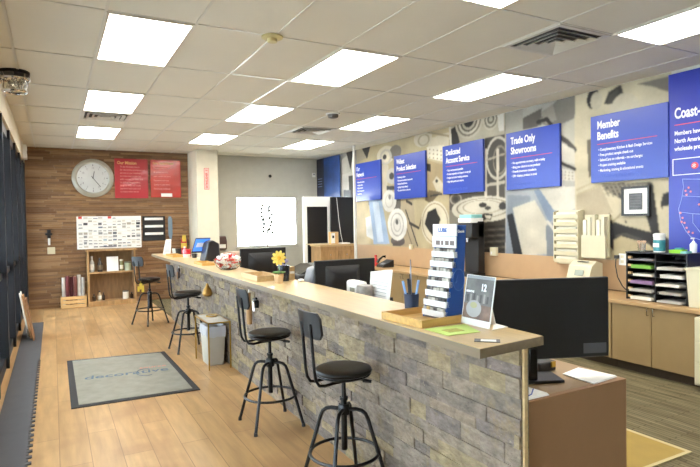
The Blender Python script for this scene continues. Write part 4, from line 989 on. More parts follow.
# tan backsplash
SPL = mat('tan_backsplash', 'b89872', 0.6)
MB().box(XR - 0.022, 2.2, 0.715, XR, 9.95, 1.06).build('trim_3', SPL, kind='structure')
# back cabinets
CAB = mat('cabinet_tan', '9a8158', 0.5); CABE = mat('cabinet_edge', '6b5434', 0.6); NICK = mat('nickel', 'c0bcb0', 0.25, 0.9)
def make_cab():
    t = thing('base_cabinet', 'x', 'cabinet')
    MB().box(0.02, 0.0, 0.10, 0.575, 0.84, 0.679).build('carcass', CABE, t)
    MB().box(0.09, 0.0, 0.0, 0.575, 0.84, 0.10).build('toe_kick', mat('toe_kick', '453829', 0.7), t)
    for k in (0, 1):
        d = MB().box(0, 0.004 + 0.42 * k, 0.104, 0.02, 0.416 + 0.42 * k, 0.676).build('door', CAB, t, bevel=0.002)
        y = 0.39 if k == 0 else 0.45
        h = MB()
        h.tube([(0, y, 0.60), (-0.022, y, 0.60), (-0.026, y, 0.61), (-0.026, y, 0.655), (-0.022, y, 0.665), (0, y, 0.665)], 0.004)
        h.build('handle', NICK, d)
    return t
c0 = make_cab()
clab = ['tan base cabinet with two doors, nearest, under the black paper sorter', 'tan base cabinet hidden mostly by the large monitor, second from the camera', 'tan base cabinet, third from the camera along the mural wall',
        'tan base cabinet, fourth from the camera, behind the blue display rack', 'tan base cabinet, fifth from the camera, beyond the pencil cup', 'tan base cabinet, sixth from the camera, behind the white document', 'farthest tan base cabinet, beside the white pole']
for k in range(7):
    o = c0 if k == 0 else copy_tree(c0)
    o.location = (5.0, 2.775 + 0.845 * k, 0)
    tag(o, clab[k], 'cabinet', 'tan base cabinets under the mural')
t = thing('back_worktop', 'long tan worktop running under the mural', 'worktop', (4.97, 2.0, 0.68))
MB().box(0, 0, 0, 0.606, 6.75, 0.035).build('top_board', mat('worktop_tan', 'b8976a', 0.4, noise=0.05), t, bevel=0.003)
b = MB().box(0.590, 0, 0.035, 0.600, 6.75, 0.046)
b.build('seam_strip', CABE, t)
WT = 0.716
t = thing('drawer_pedestal', 'cream mobile drawer pedestal on casters under the worktop at the right edge', 'pedestal', (4.90, 2.23, 0))
MB().box(0, 0, 0.07, 0.5, 0.51, 0.665).build('body', CREAMP, t, bevel=0.005)
for z in (0.09, 0.285, 0.48):
    d = MB().box(-0.015, 0.01, z, 0, 0.50, z + 0.175).build('drawer', CREAMP, t, bevel=0.003)
    MB().box(-0.024, 0.18, z + 0.12, -0.015, 0.33, z + 0.14).build('handle', GREYP, d)
for x in (0.05, 0.45):
    for y in (0.05, 0.46):
        MB().lathe([(0.001, -0.012), (0.03, -0.012), (0.03, 0.012), (0.001, 0.012)], x, y, 0.03, axis='y', seg=16).box(x - 0.01, y - 0.016, 0.03, x + 0.01, y + 0.016, 0.07).build('caster', BLACKP, t)
t = thing('file_box', 'cream file box standing on the worktop at the right edge', 'box', (5.08, 2.55, WT))
MB().hexa([(0, 0, 0), (0.3, 0, 0), (0.3, 0.34, 0), (0, 0.34, 0), (-0.01, -0.01, 0.34), (0.31, -0.01, 0.34), (0.31, 0.36, 0.34), (-0.01, 0.36, 0.34)]).build('body', CREAMP, t, bevel=0.004)
MB().box(-0.02, -0.02, 0.34, 0.32, 0.37, 0.36).build('rim', CREAMP, t)

# paper sorter
t = thing('paper_sorter', 'black two bay paper sorter full of papers on the worktop', 'paper sorter', (5.12, 2.93, WT))
Wd, Dp, Ht = 0.60, 0.32, 0.47
for y in (0, Wd / 2, Wd): MB().box(0, y - 0.006, 0, Dp, y + 0.006, Ht).build('upright_panel', BLACKP, t)
MB().box(-0.005, -0.01, Ht, Dp + 0.005, Wd + 0.01, Ht + 0.012).build('top_panel', BLACKP, t)
MB().box(Dp - 0.006, 0, 0, Dp, Wd, Ht).build('back_panel', BLACKP, t)
rnd = random.Random(21)
for bay in (0, 1):
    for k in range(6):
        z = 0.004 + k * 0.078
        s = MB().box(0.0, bay * Wd / 2 + 0.006, z, Dp - 0.006, (bay + 1) * Wd / 2 - 0.006, z + 0.005).build('shelf', BLACKP, t)
pc = ['f0eee8', 'e6e2d4', 'b9b6b0', 'f4f2ec', '9a969c', '6a9a52', 'd8d2c6', '8a6a8e', 'f2efe6', 'c8c4ba']
plab = {}
cnt = 0
for bay in (0, 1):
    side = 'right' if bay == 0 else 'left'
    for k in range(6):
        if (bay, k) in ((0, 5),): continue
        z = WT + 0.0095 + k * 0.078
        col = {(1, 4): '7ab04a', (1, 2): '8d6f96'}.get((bay, k), rnd.choice([p for p in pc if p not in ('6a9a52', '8a6a8e')]))
        y0 = 2.93 + bay * Wd / 2 + 0.02 + rnd.uniform(0, 0.03)
        hh = rnd.uniform(0.008, 0.03)
        lv = ['lowest', 'second lowest', 'third', 'fourth', 'second highest', 'highest'][k]
        b = MB().box(5.105 + rnd.uniform(-0.03, 0.01), y0, z, 5.36, y0 + rnd.uniform(0.19, 0.24), z + hh)
        b.box(5.10 + rnd.uniform(-0.02, 0.02), y0 + 0.02, z + hh, 5.35, y0 + 0.21, z + hh + 0.003)
        cn = {'7ab04a': 'green', '8d6f96': 'purple'}.get(col, 'pale')
        tag(b.build('paper_stack', mat('stack_' + col, col, 0.8)), f'{cn} papers on the {lv} shelf of the {side} bay of the black sorter', 'papers', 'papers in the sorter')
for k in range(6):
    z = WT + 0.0095 + k * 0.078
    o = MB().box(5.122, 3.488, z + 0.012, 5.16, 3.518, z + 0.036).build('index_tab', mat('manila', 'c9a878', 0.7), t)
    o.location = (-t.location[0], -t.location[1], -t.location[2])
TOPS = WT + Ht + 0.0125
t = thing('wipes_canister', 'white and teal wipes canister on top of the black sorter', 'canister', (5.22, 3.25, TOPS))
MB().lathe([(0.001, 0), (0.052, 0), (0.052, 0.15), (0.001, 0.15)], seg=26).build('tub', WHITEP, t)
MB().lathe([(0.0528, 0.012), (0.0528, 0.12)], seg=26).build('label', mat('teal_label', '3f8f98', 0.4, noise=0.25, nscale=30), t)
MB().lathe([(0.055, 0.15), (0.055, 0.178), (0.035, 0.186), (0.001, 0.186)], seg=26).build('lid', WHITEP, t)
MB().box(-0.0555, -0.03, 0.05, -0.052, 0.03, 0.09).build('label_patch', WHITEP, t)
t = thing('glass_cup', 'clear glass cup holding clips left of the wipes canister', 'cup', (5.2, 3.42, TOPS))
MB().lathe([(0.001, 0), (0.034, 0), (0.036, 0.08), (0.033, 0.08), (0.031, 0.006), (0.001, 0.006)], seg=18).build('glass', GLASS, t)
rnd = random.Random(2)
for k in range(5):
    a = k * 1.25
    MB().tube([(0.012 * math.cos(a), 0.012 * math.sin(a), 0.01), (0.03 * math.cos(a), 0.03 * math.sin(a), 0.09)], 0.004, 6).ball(0.032 * math.cos(a), 0.032 * math.sin(a), 0.10, 0.012, seg=8, rings=5).build('push_clip', mat('peach', 'd8b090', 0.5), t)
tag(MB().prism([(5.16, 3.12), (5.30, 3.14), (5.31, 3.03), (5.17, 3.00)], 'z', TOPS, TOPS + 0.03).build('sticky_notes', mat('lime_green', '8ccc3a', 0.7)), 'lime green sticky note pad on top of the black sorter', 'notepad')
tag(MB().prism([(5.14, 3.00), (5.24, 3.01), (5.24, 2.95), (5.14, 2.945)], 'z', TOPS, TOPS + 0.02).build('teal_pad', mat('teal_pad', '7fc0b8', 0.7), bevel=0.002), 'small pale teal pad right of the green notes on the sorter', 'notepad')
tag(MB().box(5.25, 3.06, TOPS + 0.0305, 5.31, 3.12, TOPS + 0.045).build('tape_roll', mat('teal_dark', '3f9a9c', 0.5), bevel=0.004), 'small teal block resting on the green notes', 'notepad')
def pump(lab, x, y, z, col, h=0.13):
    t = thing('pump_bottle', lab, 'bottle', (x, y, z), 0)
    MB().lathe([(0.001, 0), (0.03, 0), (0.032, h * 0.6), (0.022, h * 0.72), (0.011, h * 0.78)], seg=16).build('body', mat('pb_' + col, col, 0.2), t)
    MB().lathe([(0.012, h * 0.76), (0.012, h * 0.86), (0.004, h * 0.86), (0.004, h)], seg=12).build('neck', WHITEP, t)
    MB().box(-0.035, -0.008, h, 0.012, 0.008, h + 0.014).build('pump_head', WHITEP, t, bevel=0.003)
pump('clear sanitizer pump bottle on the sorter in front of the coast sign', 5.35, 2.998, TOPS, 'dfe6ea')
pump('grey pump bottle at the right end of the sorter top', 5.38, 2.95, TOPS, '9aa2b0', 0.11) if False else None

# cream wall racks, time recorder, outlet
CREAMR = mat('cream_metal', 'd3cbac', 0.5)
t = thing('timecard_rack', 'tall cream card rack full of papers on the wall', 'card rack', (XR - 0.03, 4.75, 0.90), RW)
MB().box(0, -0.03, 0.08, 0.36, 0, 0.74).build('back_plate', CREAMR, t)
for x in (0, 0.35): MB().prism([(-0.03, 0.08), (-0.11, 0.12), (-0.11, 0.72), (-0.03, 0.74)], 'x', x, x + 0.012).build('side_plate', CREAMR, t)
for k in range(7):
    z = 0.10 + k * 0.09
    MB().hexa([(0.012, -0.105, z), (0.35, -0.105, z), (0.35, -0.03, z), (0.012, -0.03, z), (0.012, -0.112, z + 0.05), (0.35, -0.112, z + 0.05), (0.35, -0.106, z + 0.05), (0.012, -0.106, z + 0.05)]).build('pocket', CREAMR, t)
    MB().hexa([(0.03 + 0.01 * (k % 3), -0.09, z + 0.01), (0.33, -0.09, z + 0.01), (0.33, -0.07, z + 0.01), (0.03, -0.07, z + 0.01), (0.03, -0.10, z + 0.082), (0.33, -0.10, z + 0.078), (0.33, -0.085, z + 0.078), (0.03, -0.085, z + 0.082)]).build('card', mat('card_%d' % (k % 3), ['dcd8c6', 'c4c2b2', 'e4dfc8'][k % 3], 0.8), t)
t = thing('folder_holder', 'cream wall folder holder with upright files, right of the card rack', 'folder holder', (XR - 0.03, 4.36, 1.08), RW)
MB().box(0, -0.09, 0, 0.32, 0, 0.02).build('base', CREAMR, t)
MB().box(0, -0.02, 0.02, 0.32, 0, 0.50).build('back_plate', CREAMR, t)
MB().box(0, -0.09, 0.02, 0.32, -0.08, 0.26).build('front_plate', CREAMR, t)
for k in range(5):
    MB().box(0.015 + k * 0.06, -0.078, 0.022, 0.06 + k * 0.06, -0.022, 0.44 + 0.03 * (k % 3)).build('file', mat('file_%d' % (k % 3), ['e8e4d2', 'd6d0b8', 'c9c2a6'][k % 3], 0.8), t)
t = thing('time_recorder', 'cream sloped time recorder with a small display on the worktop', 'time clock', (5.2, 4.04, WT))
t.scale = (0.85, 0.85, 0.95)
MB().prism([(0, 0), (0.28, 0), (0.28, 0.33), (0.16, 0.36), (0.06, 0.30), (0, 0.14)], 'y', 0, 0.36).build('case', CREAMP, t, bevel=0.006)
MB().hexa([(0.014, 0.10, 0.185), (0.04, 0.10, 0.25), (0.04, 0.24, 0.25), (0.014, 0.24, 0.185), (0.010, 0.10, 0.187), (0.036, 0.10, 0.252), (0.036, 0.24, 0.252), (0.010, 0.24, 0.187)]).build('display', mat('lcd', '8e9688', 0.2), t)
MB().box(0.10, 0.10, 0.345, 0.14, 0.26, 0.352).build('card_slot', BLACKP, t)
MB().box(-0.012, 0.02, 0.02, 0, 0.34, 0.10).build('front_lip', CREAMP, t)
t = thing('power_outlet', 'cream wall outlet with a black plug above the tan backsplash', 'outlet', (XR - 0.023, 3.935, 1.01), RW)
MB().box(0, -0.008, 0, 0.085, 0, 0.13).build('plate', WHITEP, t, bevel=0.003)
for z in (0.025, 0.08): MB().box(0.025, -0.010, z, 0.06, -0.008, z + 0.03).build('socket', CREAMP, t)
pc_out = t
b = MB(); b.box(5.53, 3.925, 1.082, 5.567, 3.965, 1.12)
b.tube([(5.535, 3.945, 1.08), (5.52, 3.94, 1.0), (5.50, 3.90, 0.88), (5.48, 3.83, 0.79), (5.46, 3.76, 0.745), (5.46, 3.68, 0.735)], 0.006)
b.v = [(-(y - 3.935), x - (XR - 0.023), z - 1.01) for x, y, z in b.v]
b.build('power_cord', BLACKP, pc_out)
for k, (y, z, lab) in enumerate([(7.99, 1.03, 'small cream outlet box on the backsplash beside the white plug picture'), (6.35, 1.03, 'small cream outlet left of the larger one, behind the blue rack'), (5.95, 1.02, 'cream outlet box on the backsplash right of the blue rack')]):
    tt = thing('outlet_box', lab, 'outlet', (XR - 0.023, y, z), RW, 'cream outlets along the backsplash')
    MB().box(0, -0.05, 0, 0.07 + 0.05 * (k == 2), 0, 0.09 + 0.03 * (k == 2)).build('box', CREAMP, tt, bevel=0.004)
    MB().box(0.02, -0.053, 0.02, 0.05, -0.05, 0.06).build('cover', WHITEP, tt)
t = thing('drink_dispenser', 'tall black dispenser with a teal and white top behind the blue rack', 'dispenser', (5.33, 6.14, WT))
MB().box(-0.10, -0.16, 0, 0.14, 0.16, 0.06).build('drip_base', BLACKP, t, bevel=0.006)
MB().box(0.02, -0.15, 0.06, 0.14, 0.15, 0.80).build('column', BLACKP, t, bevel=0.01)
MB().box(-0.10, -0.15, 0.56, 0.14, 0.15, 0.78).build('head', BLACKP, t, bevel=0.015)
MB().box(-0.11, -0.14, 0.78, 0.13, 0.14, 0.85).build('white_collar', WHITEP, t, bevel=0.01)
MB().box(-0.09, -0.13, 0.85, 0.12, 0.13, 0.90).build('lid', mat('teal_lid', '8fd0cc', 0.4), t, bevel=0.01)
MB().cyl(-0.05, 0, 0.50, 0.56, 0.02).build('spout', CHROME, t)
bottle('small red bottle on the far worktop next to the black calculator', 5.2, 8.72, WT, 0.17, 0.035, 'b8402e', 'c8584a') if False else None
t = thing('red_stapler', 'small red bottle on the far part of the back worktop', 'bottle', (5.22, 8.62, WT))
MB().lathe([(0.001, 0), (0.045, 0), (0.045, 0.1), (0.02, 0.15), (0.02, 0.17)], seg=16).build('body', RED, t)
MB().lathe([(0.024, 0.17), (0.024, 0.2), (0.001, 0.2)], seg=12).build('cap', RED, t)
t.name = 'bottle'
t = thing('desk_phone', 'black desk phone on the far part of the back worktop', 'phone', (5.2, 8.28, WT))
MB().prism([(-0.10, 0), (0.12, 0), (0.12, 0.13), (-0.10, 0.04)], 'y', -0.12, 0.12).build('body', BLACKP, t, bevel=0.005)
MB().tube([(0.06, 0.10, 0.16), (0.07, 0.10, 0.19), (0.03, 0.10, 0.185), (-0.05, 0.10, 0.13), (-0.09, 0.10, 0.08)], [0.028, 0.02, 0.015, 0.02, 0.028], 12).build('handset', BLACKG, t)
MB().hexa([(-0.08, -0.08, 0.052), (-0.02, -0.08, 0.074), (-0.02, 0.04, 0.074), (-0.08, 0.04, 0.052), (-0.08, -0.08, 0.056), (-0.02, -0.08, 0.078), (-0.02, 0.04, 0.078), (-0.08, 0.04, 0.056)]).build('keypad', GREYP, t)

# ---------------------------------------------------------------- far right corner
tag(MB().box(5.17, 9.31, 0, 5.21, 9.35, H - 0.004).build('power_pole', mat('pole_white', 'e6e4dc', 0.4), bevel=0.004), 'slim white power pole from floor to ceiling before the mural', 'pole')
t = thing('banner', 'dark blue banner in the far right corner of the back wall', 'banner', (5.555, YB - 0.01, 2.06), RW)
MB().box(0.0, -0.012, 0, 1.17, 0, 0.95).build('panel', mat('banner_blue', '1f3f7a', 0.4, noise=0.35, nscale=3), t)
MB().box(0.0, -0.014, 0, 0.38, -0.011, 0.95).build('dark_edge', mat('banner_navy', '23283a', 0.5), t)
for k in range(4): MB().box(0.06, -0.016, 0.30 + 0.06 * k, 0.28, -0.014, 0.312 + 0.06 * k).build('text_line', mat('banner_ink', '8fa4cc', 0.6), t)
t = thing('wooden_cabinet', 'low wooden cabinet with a flat top beneath the tall black panel', 'cabinet', (4.50, 9.45, 0))
MB().box(0, 0, 0, 0.74, 0.45, 1.06).build('body', SHELFWOOD, t); MB().box(-0.02, -0.02, 1.06, 0.76, 0.47, 1.10).build('top_board', OAK, t)
for x in (0.02, 0.38): 
    d = MB().box(x, -0.018, 0.08, x + 0.34, 0, 0.98).build('door', SHELFWOOD, t); MB().ball(x + 0.17, -0.03, 0.9, 0.015).build('knob', CHROME, d)
t = thing('black_panel', 'tall black display panel with a thin hanging cord', 'panel', (4.86, 9.70, 1.101))
MB().box(0, 0, 0, 0.50, 0.05, 0.93).build('board', BLACKP, t)
MB().tube([(0.12, -0.008, 0.92), (0.16, -0.008, 0.5), (0.20, -0.008, 0.2), (0.24, -0.01, 0.02)], 0.005, 6).build('cord', WHITEP, t)
t = thing('tall_white_cabinet', 'tall white framed cabinet with a black interior next to the window', 'cabinet', (4.42, 9.96, 0))
for x in (-0.03, 0.50): MB().box(x, 0, 0, x + 0.06 + 0.04 * (x > 0), 0.1, 2.05).build('side_panel', WHITEP, t)
MB().box(0.03, 0, 1.85, 0.50, 0.1, 2.05).build('top_panel', WHITEP, t)
MB().box(0.03, 0.04, 0.02, 0.50, 0.06, 1.85).build('interior', BLACKP, t)
MB().box(0.0, -0.012, 1.09, 0.57, 0.0, 1.11).build('rail', CREAMP, t)
t = thing('pump_carton', 'white and wooden box standing on the low wooden cabinet', 'box', (4.76, 9.52, 1.101))
MB().box(0, 0, 0, 0.16, 0.12, 0.24).build('body', PINE, t, bevel=0.004); MB().box(0.0, -0.006, 0.02, 0.08, 0, 0.22).build('label', PAPER, t); MB().box(0.02, -0.008, 0.12, 0.06, -0.006, 0.17).build('label_mark', BLACKP, t)
tag(MB().box(4.96, 9.46, 1.101, 5.14, 9.62, 1.125).build('paper_pad', PAPER), 'small stack of white paper on the low wooden cabinet', 'papers')
t = thing('low_cabinet', 'low beige cabinet under the bright back window', 'cabinet', (3.20, 10.9, 0))
MB().box(0, 0, 0, 1.1, 0.5, 0.70).build('body', TAN, t); MB().box(-0.02, -0.02, 0.70, 1.12, 0.52, 0.735).build('top_board', OAK, t)
for x in (0.02, 0.56): MB().box(x, -0.018, 0.05, x + 0.52, 0, 0.66).build('door', TAN, t)
t = thing('brochure_box', 'brown wall box with a white label between the pillar and the window', 'box', (3.09, YB - 0.001, 0.95))
MB().prism([(0, 0), (-0.12, 0.04), (-0.12, 0.2), (-0.06, 0.30), (0, 0.32)], 'x', 0, 0.22).build('case', mat('dark_brown', '4a2c22', 0.5), t, bevel=0.006)
MB().box(0.03, -0.124, 0.06, 0.19, -0.12, 0.14).build('label', PAPER, t)
t = thing('wall_hook', 'small black knob on the grey wall above the window', 'hook', (4.37, YB, 2.60))
MB().lathe([(0.001, 0), (0.035, 0), (0.035, -0.012), (0.015, -0.02), (0.02, -0.05), (0.001, -0.055)], axis='y', seg=16).build('knob', BLACKM, t)
t = thing('thermostat', 'small white sensor at the right end of the grey wall', 'thermostat', (5.46, YB, 2.60))
MB().box(-0.04, -0.03, 0, 0.04, 0, 0.1).build('case', WHITEP, t, bevel=0.006); MB().box(-0.02, -0.033, 0.05, 0.02, -0.03, 0.08).build('display', GREYP, t)
t = thing('twig_vase', 'thin dried branch in a slim vase standing before the bright window', 'plant', (4.04, 11.15, 0.736))
MB().lathe([(0.001, 0), (0.045, 0), (0.05, 0.12), (0.025, 0.25), (0.03, 0.28)], seg=16).build('vase', WHITEP, t)
rnd = random.Random(6); b = MB(); lf_ = MB()
b.tube([(0, 0, 0.2), (0.01, 0, 0.5), (-0.01, 0, 0.8), (0.0, 0, 1.22)], 0.012, 6)
for k in range(16):
    z = 0.55 + 0.04 * k; s = -1 if k % 2 else 1; x = s * rnd.uniform(0.05, 0.13)
    b.tube([(0, 0, z - 0.08), (x * 0.6, 0.01, z - 0.02), (x, rnd.uniform(-0.04, 0.04), z + 0.03)], 0.008, 5)
    lf_.ball(x, 0, z + 0.035, 0.035, 0.012, 0.035, seg=6, rings=4); lf_.ball(x * 0.55, 0.01, z, 0.014, 0.006, 0.02, seg=6, rings=4)
b.build('branch', mat('twig', '6b5f52', 0.8), t); lf_.build('leaves', mat('dry_leaf', '4a4a42', 0.8), t)

# ---------------------------------------------------------------- monitors on the lower desk
def make_monitor():
    t = thing('monitor', 'x', 'monitor')
    MB().box(-0.30, -0.012, 0.105, 0.30, 0.012, 0.50).build('housing', BLACKP, t, bevel=0.006)
    MB().box(-0.29, 0.012, 0.12, 0.29, 0.0135, 0.49).build('screen', BLACKG, t)
    v = [(-0.13, -0.045, 0.24), (0.09, -0.045, 0.24), (0.14, -0.012, 0.19), (-0.20, -0.012, 0.19), (-0.13, -0.045, 0.38), (0.09, -0.045, 0.38), (0.14, -0.012, 0.45), (-0.20, -0.012, 0.45)]
    MB().hexa(v).build('rear_bulge', BLACKP, t, bevel=0.004)
    MB().box(-0.13, -0.040, 0.012, -0.085, -0.0125, 0.17).build('stand_column', BLACKG, t, bevel=0.006)
    MB().prism([(-0.20, -0.06), (0.04, -0.06), (0.05, 0.10), (-0.21, 0.10)], 'z', 0.0, 0.014).build('stand_base', BLACKP, t, bevel=0.003)
    return t
DT = 0.761
m0 = make_monitor()
m0.location = (2.13, 1.875, DT); m0.rotation_euler.z = math.atan2(-0.218, 0.555)
m0.children[2].location = (0, 0, 0)
tag(m0, 'large black monitor seen from behind at the near end of the counter', 'monitor', 'monitors behind the counter')
o = copy_tree(m0); o.location = (2.14, 4.03, DT - 0.02); o.rotation_euler.z = 0.0; o.scale = (0.95, 1.0, 0.95)
o.location.z = DT
tag(o, 'black monitor with a glossy rear, behind the middle of the counter by the white document', 'monitor', 'monitors behind the counter')
o = copy_tree(m0); o.location = (2.12, 6.0, DT); o.rotation_euler.z = 0.0; o.scale = (0.92, 0.92, 1.0)
tag(o, 'farthest black monitor, behind the candy bowl under the window', 'monitor', 'monitors behind the counter')
for ch in list(m0.children):
    if ch.name.startswith('rear_bulge'): bpy.data.objects.remove(ch)
# the near monitor carries a grey sticker low on its back
tag(MB().box(0.165, -0.0135, 0.125, 0.285, -0.0122, 0.175).build('sticker', mat('grey_sticker', '5d5d60', 0.5), m0))
def flat_papers(lab, pts, z, n=3, col='f4f3ee', name='paper_sheets'):
    t = thing(name, lab, 'papers', (pts[0][0], pts[0][1], z))
    for k in range(n):
        a = 0.02 * k
        q = [((x - pts[0][0]) * math.cos(a) - (y - pts[0][1]) * math.sin(a), (x - pts[0][0]) * math.sin(a) + (y - pts[0][1]) * math.cos(a)) for x, y in pts]
        MB().prism(q, 'z', 0.001 + k * 0.002, 0.003 + k * 0.002).build('sheet', mat('sheet_' + col, col, 0.8), t)
    return t
flat_papers('white papers on the desk corner under the large monitor', [(2.235, 1.712), (2.44, 1.735), (2.415, 1.93), (2.25, 1.90)], DT)
t = flat_papers('white folded papers on the desk beside the stone counter end', [(1.735, 1.712), (1.935, 1.712), (1.935, 1.83), (1.735, 1.80)], DT, 4)
MB().tube([(0.05, 0.01, 0.010), (0.12, 0.03, 0.010), (0.185, 0.08, 0.010)], 0.003, 6).build('blue_stripe', mat('blue_stripe', '4a62b4', 0.6), t)
t = thing('card_reader', 'small black device with a metal clip behind the monitor stand', 'device', (2.22, 1.98, DT))
MB().box(-0.05, 0, 0, 0.07, 0.1, 0.05).build('body', BLACKP, t, bevel=0.006); MB().box(0.03, -0.006, 0.02, 0.06, 0.0, 0.05).build('clip', BRASS, t)

# ---------------------------------------------------------------- things on the counter
CT = 1.0705
def tray(lab, x, y, rz, w_, d_, h=0.032, m=TRAYWOOD):
    t = thing('wooden_tray', lab, 'tray', (x, y, CT), rz, 'wooden trays on the counter')
    MB().box(0, 0, 0, w_, d_, 0.006).build('base', m, t)
    for a in ((0, 0, w_, 0.01), (0, d_ - 0.01, w_, d_)): MB().box(a[0], a[1], 0.006, a[2], a[3], h).build('side_rail', m, t)
    for a in ((0, 0.01, 0.01, d_ - 0.01), (w_ - 0.01, 0.01, w_, d_ - 0.01)): MB().box(a[0], a[1], 0.006, a[2], a[3], h).build('side_rail', m, t)
    return t
tray('low oak tray holding the blue display rack at the near end of the counter', 1.437, 1.985, 0.06, 0.305, 0.31, 0.036)
tray('open wooden tray with dividers next to the yellow flower', 1.455, 4.28, 0.0, 0.20, 0.42, 0.045, OAK)
tray('small thin wooden tray just beyond the candy bowl', 1.48, 6.25, 0.0, 0.16, 0.42, 0.03)
tray('farthest low wooden tray on the counter, near the white tablet', 1.50, 8.10, 0.0, 0.16, 0.55, 0.03)
# display rack
t = thing('display_rack', 'tall blue cardboard display with white pegs of small goods in the oak tray', 'display stand', (1.598, 2.05, CT + 0.0065), 0.04)
t.scale = (0.96, 1, 0.945)
CARDB = mat('blue_card', '24509c', 0.4); CARDW = mat('white_card', 'eceae6', 0.5)
prof = [(0.02, 0), (0.19, 0), (0.185, 0.20), (0.165, 0.36), (0.165, 0.478), (0.10, 0.478), (0.10, 0.44), (0.085, 0.36)]
prof = [(0.02, 0), (0.135, 0), (0.16, 0.36), (0.165, 0.478), (0.115, 0.478), (0.103, 0.36)]
MB().prism(prof, 'y', 0.0, 0.004).build('side_panel', CARDB, t)
MB().prism(prof, 'y', 0.16, 0.164).build('side_panel', CARDB, t)
MB().prism([(0.135, 0), (0.139, 0), (0.169, 0.478), (0.165, 0.478)], 'y', 0, 0.164).build('back_panel', CARDB, t)
MB().prism([(0.026, 0.0), (0.108, 0.36), (0.112, 0.36), (0.036, 0.0)], 'y', 0.004, 0.16).build('inner_panel', mat('rack_inner', '6b6660', 0.7), t)
MB().box(0.094, -0.004, 0.362, 0.102, 0.168, 0.42).build('lower_header', CARDW, t)
MB().box(0.098, -0.004, 0.422, 0.106, 0.168, 0.484).build('header', CARDW, t)
o = text('lettering', 'LUBE', 0.028, CARDB, t, (0.0975, 0.125, 0.443), rot=(PI / 2, 0, -PI / 2), sx=1.0, off=0.001)
o = text('lettering', 'Goods', 0.020, WHITEINK, t, (0.112, -0.0008, 0.44), rot=(PI / 2, 0, 0), sx=0.8, off=0.0006)
b = MB()
for (x0, x1) in ((0.006, 0.035), (0.045, 0.07), (0.085, 0.10), (0.11, 0.14)): b.box(0.0925, x0, 0.375, 0.094, x1, 0.398)
b.build('picture_strip', mat('rack_pic', '7d6f68', 0.6), t)
sides = mat('emblem_blue', '4a74b8', 0.4)
b = MB(); b.tube([(0.115 + 0.038 * math.cos(a * PI / 12), -0.0008, 0.20 + 0.055 * math.sin(a * PI / 12)) for a in range(24)], 0.0016, 6, True)
b.tube([(0.095, -0.0008, 0.185), (0.115, -0.0008, 0.235), (0.135, -0.0008, 0.185), (0.115, -0.0008, 0.20)], 0.002, 6, True); b.build('emblem', sides, t)
gc = ['d8c9a0', '6a625c', 'b0a89a', 'd0b070', '8a8f98', '4a4642', 'c8c2b4']
rnd = random.Random(14)
for k in range(7):
    z = 0.012 + k * 0.05
    x = 0.026 + 0.083 * z / 0.36
    sh = MB().box(x - 0.014, 0.0, z, x + 0.01, 0.164, z + 0.030).build('shelf_ledge', CARDW, t)
    for j in range(6):
        MB().box(x - 0.010, 0.008 + j * 0.026, z + 0.030, x - 0.001, 0.028 + j * 0.026, z + 0.042 + rnd.uniform(0, .006)).build('small_pack', mat('pack_%d' % rnd.randrange(7), rnd.choice(gc), 0.5), t)
tag(MB().prism([(1.50, 2.005), (1.66, 2.012), (1.655, 2.055), (1.498, 2.05)], 'z', CT + 0.0065, CT + 0.010).build('tray_paper', PAPER), 'white slip of paper lying in the near oak tray', 'papers')
# pen cup
t = thing('pen_cup', 'dark blue mesh pen cup beside the display rack', 'pen cup', (1.645, 2.36, CT))
MB().lathe([(0.001, 0), (0.034, 0), (0.040, 0.10), (0.037, 0.10), (0.031, 0.004), (0.001, 0.004)], seg=20).build('cup', mat('navy_mesh', '26344e', 0.5), t)
for k, (dx, dy, hh, col, lab) in enumerate([(-0.018, 0.02, 0.16, '7fa6d8', 'light blue pen leaning left in the dark pen cup'), (0.015, -0.018, 0.165, '8fb2e0', 'pale blue pen leaning right in the dark pen cup'), (0.0, 0.018, 0.17, '2a2c34', 'black marker standing in the middle of the pen cup'), (-0.012, -0.01, 0.20, '1c1c20', 'tall thin black pen in the pen cup'), (0.012, 0.02, 0.27, '8a8e96', 'tall grey ruler rising out of the pen cup')]):
    tt = thing('pen', lab, 'pen', (1.645 + dx * 0.4, 2.36 + dy * 0.4, CT + 0.006), 0, 'pens in the cup')
    MB().tube([(0, 0, 0), (dx * 1.1, dy * 1.1, hh * 0.85)], 0.006 if k < 3 else 0.004, 8).build('barrel', mat('pen_' + col, col, 0.4), tt)
    MB().tube([(dx * 1.1, dy * 1.1, hh * 0.85), (dx * 1.3, dy * 1.3, hh)], 0.0065 if k < 3 else 0.003, 8).build('pen_cap', mat('pen_' + col, col, 0.4), tt)
# green sheet, calendar, card
flat_papers('lime green flyer lying on the counter beside the calendar', [(1.435, 1.80), (1.60, 1.785), (1.66, 1.955), (1.435, 1.965)], CT, 1, 'c4dc7a')
tag(MB().box(1.48, 1.84, CT + 0.0032, 1.56, 1.90, CT + 0.0042).build('flyer_photo', mat('olive_print', 'a8a850', 0.7, noise=0.3, nscale=40)), 'small olive picture card lying on the green flyer', 'card')
t = thing('desk_calendar', 'standing calendar page with a grey photo and a white 12', 'calendar', (1.668, 1.895, CT))
A = lambda y, s, dx=0.0, lift=0.0: (0.042 * s - 0.0025 + dx, y, 0.225 * s + lift)
def leaf(b, y0, y1, s0_, s1_, t0=0.0, t1=0.003):
    q = lambda y, s, tt: (0.042 * s - tt, y, 0.002 + 0.225 * s + tt * 0.35)
    return b.hexa([q(y0, s0_, t0), q(y1, s0_, t0), q(y1, s1_, t0), q(y0, s1_, t0), q(y0, s0_, t1), q(y1, s0_, t1), q(y1, s1_, t1), q(y0, s1_, t1)])
leaf(MB(), -0.095, 0.095, 0, 1).build('page', PAPER, t)
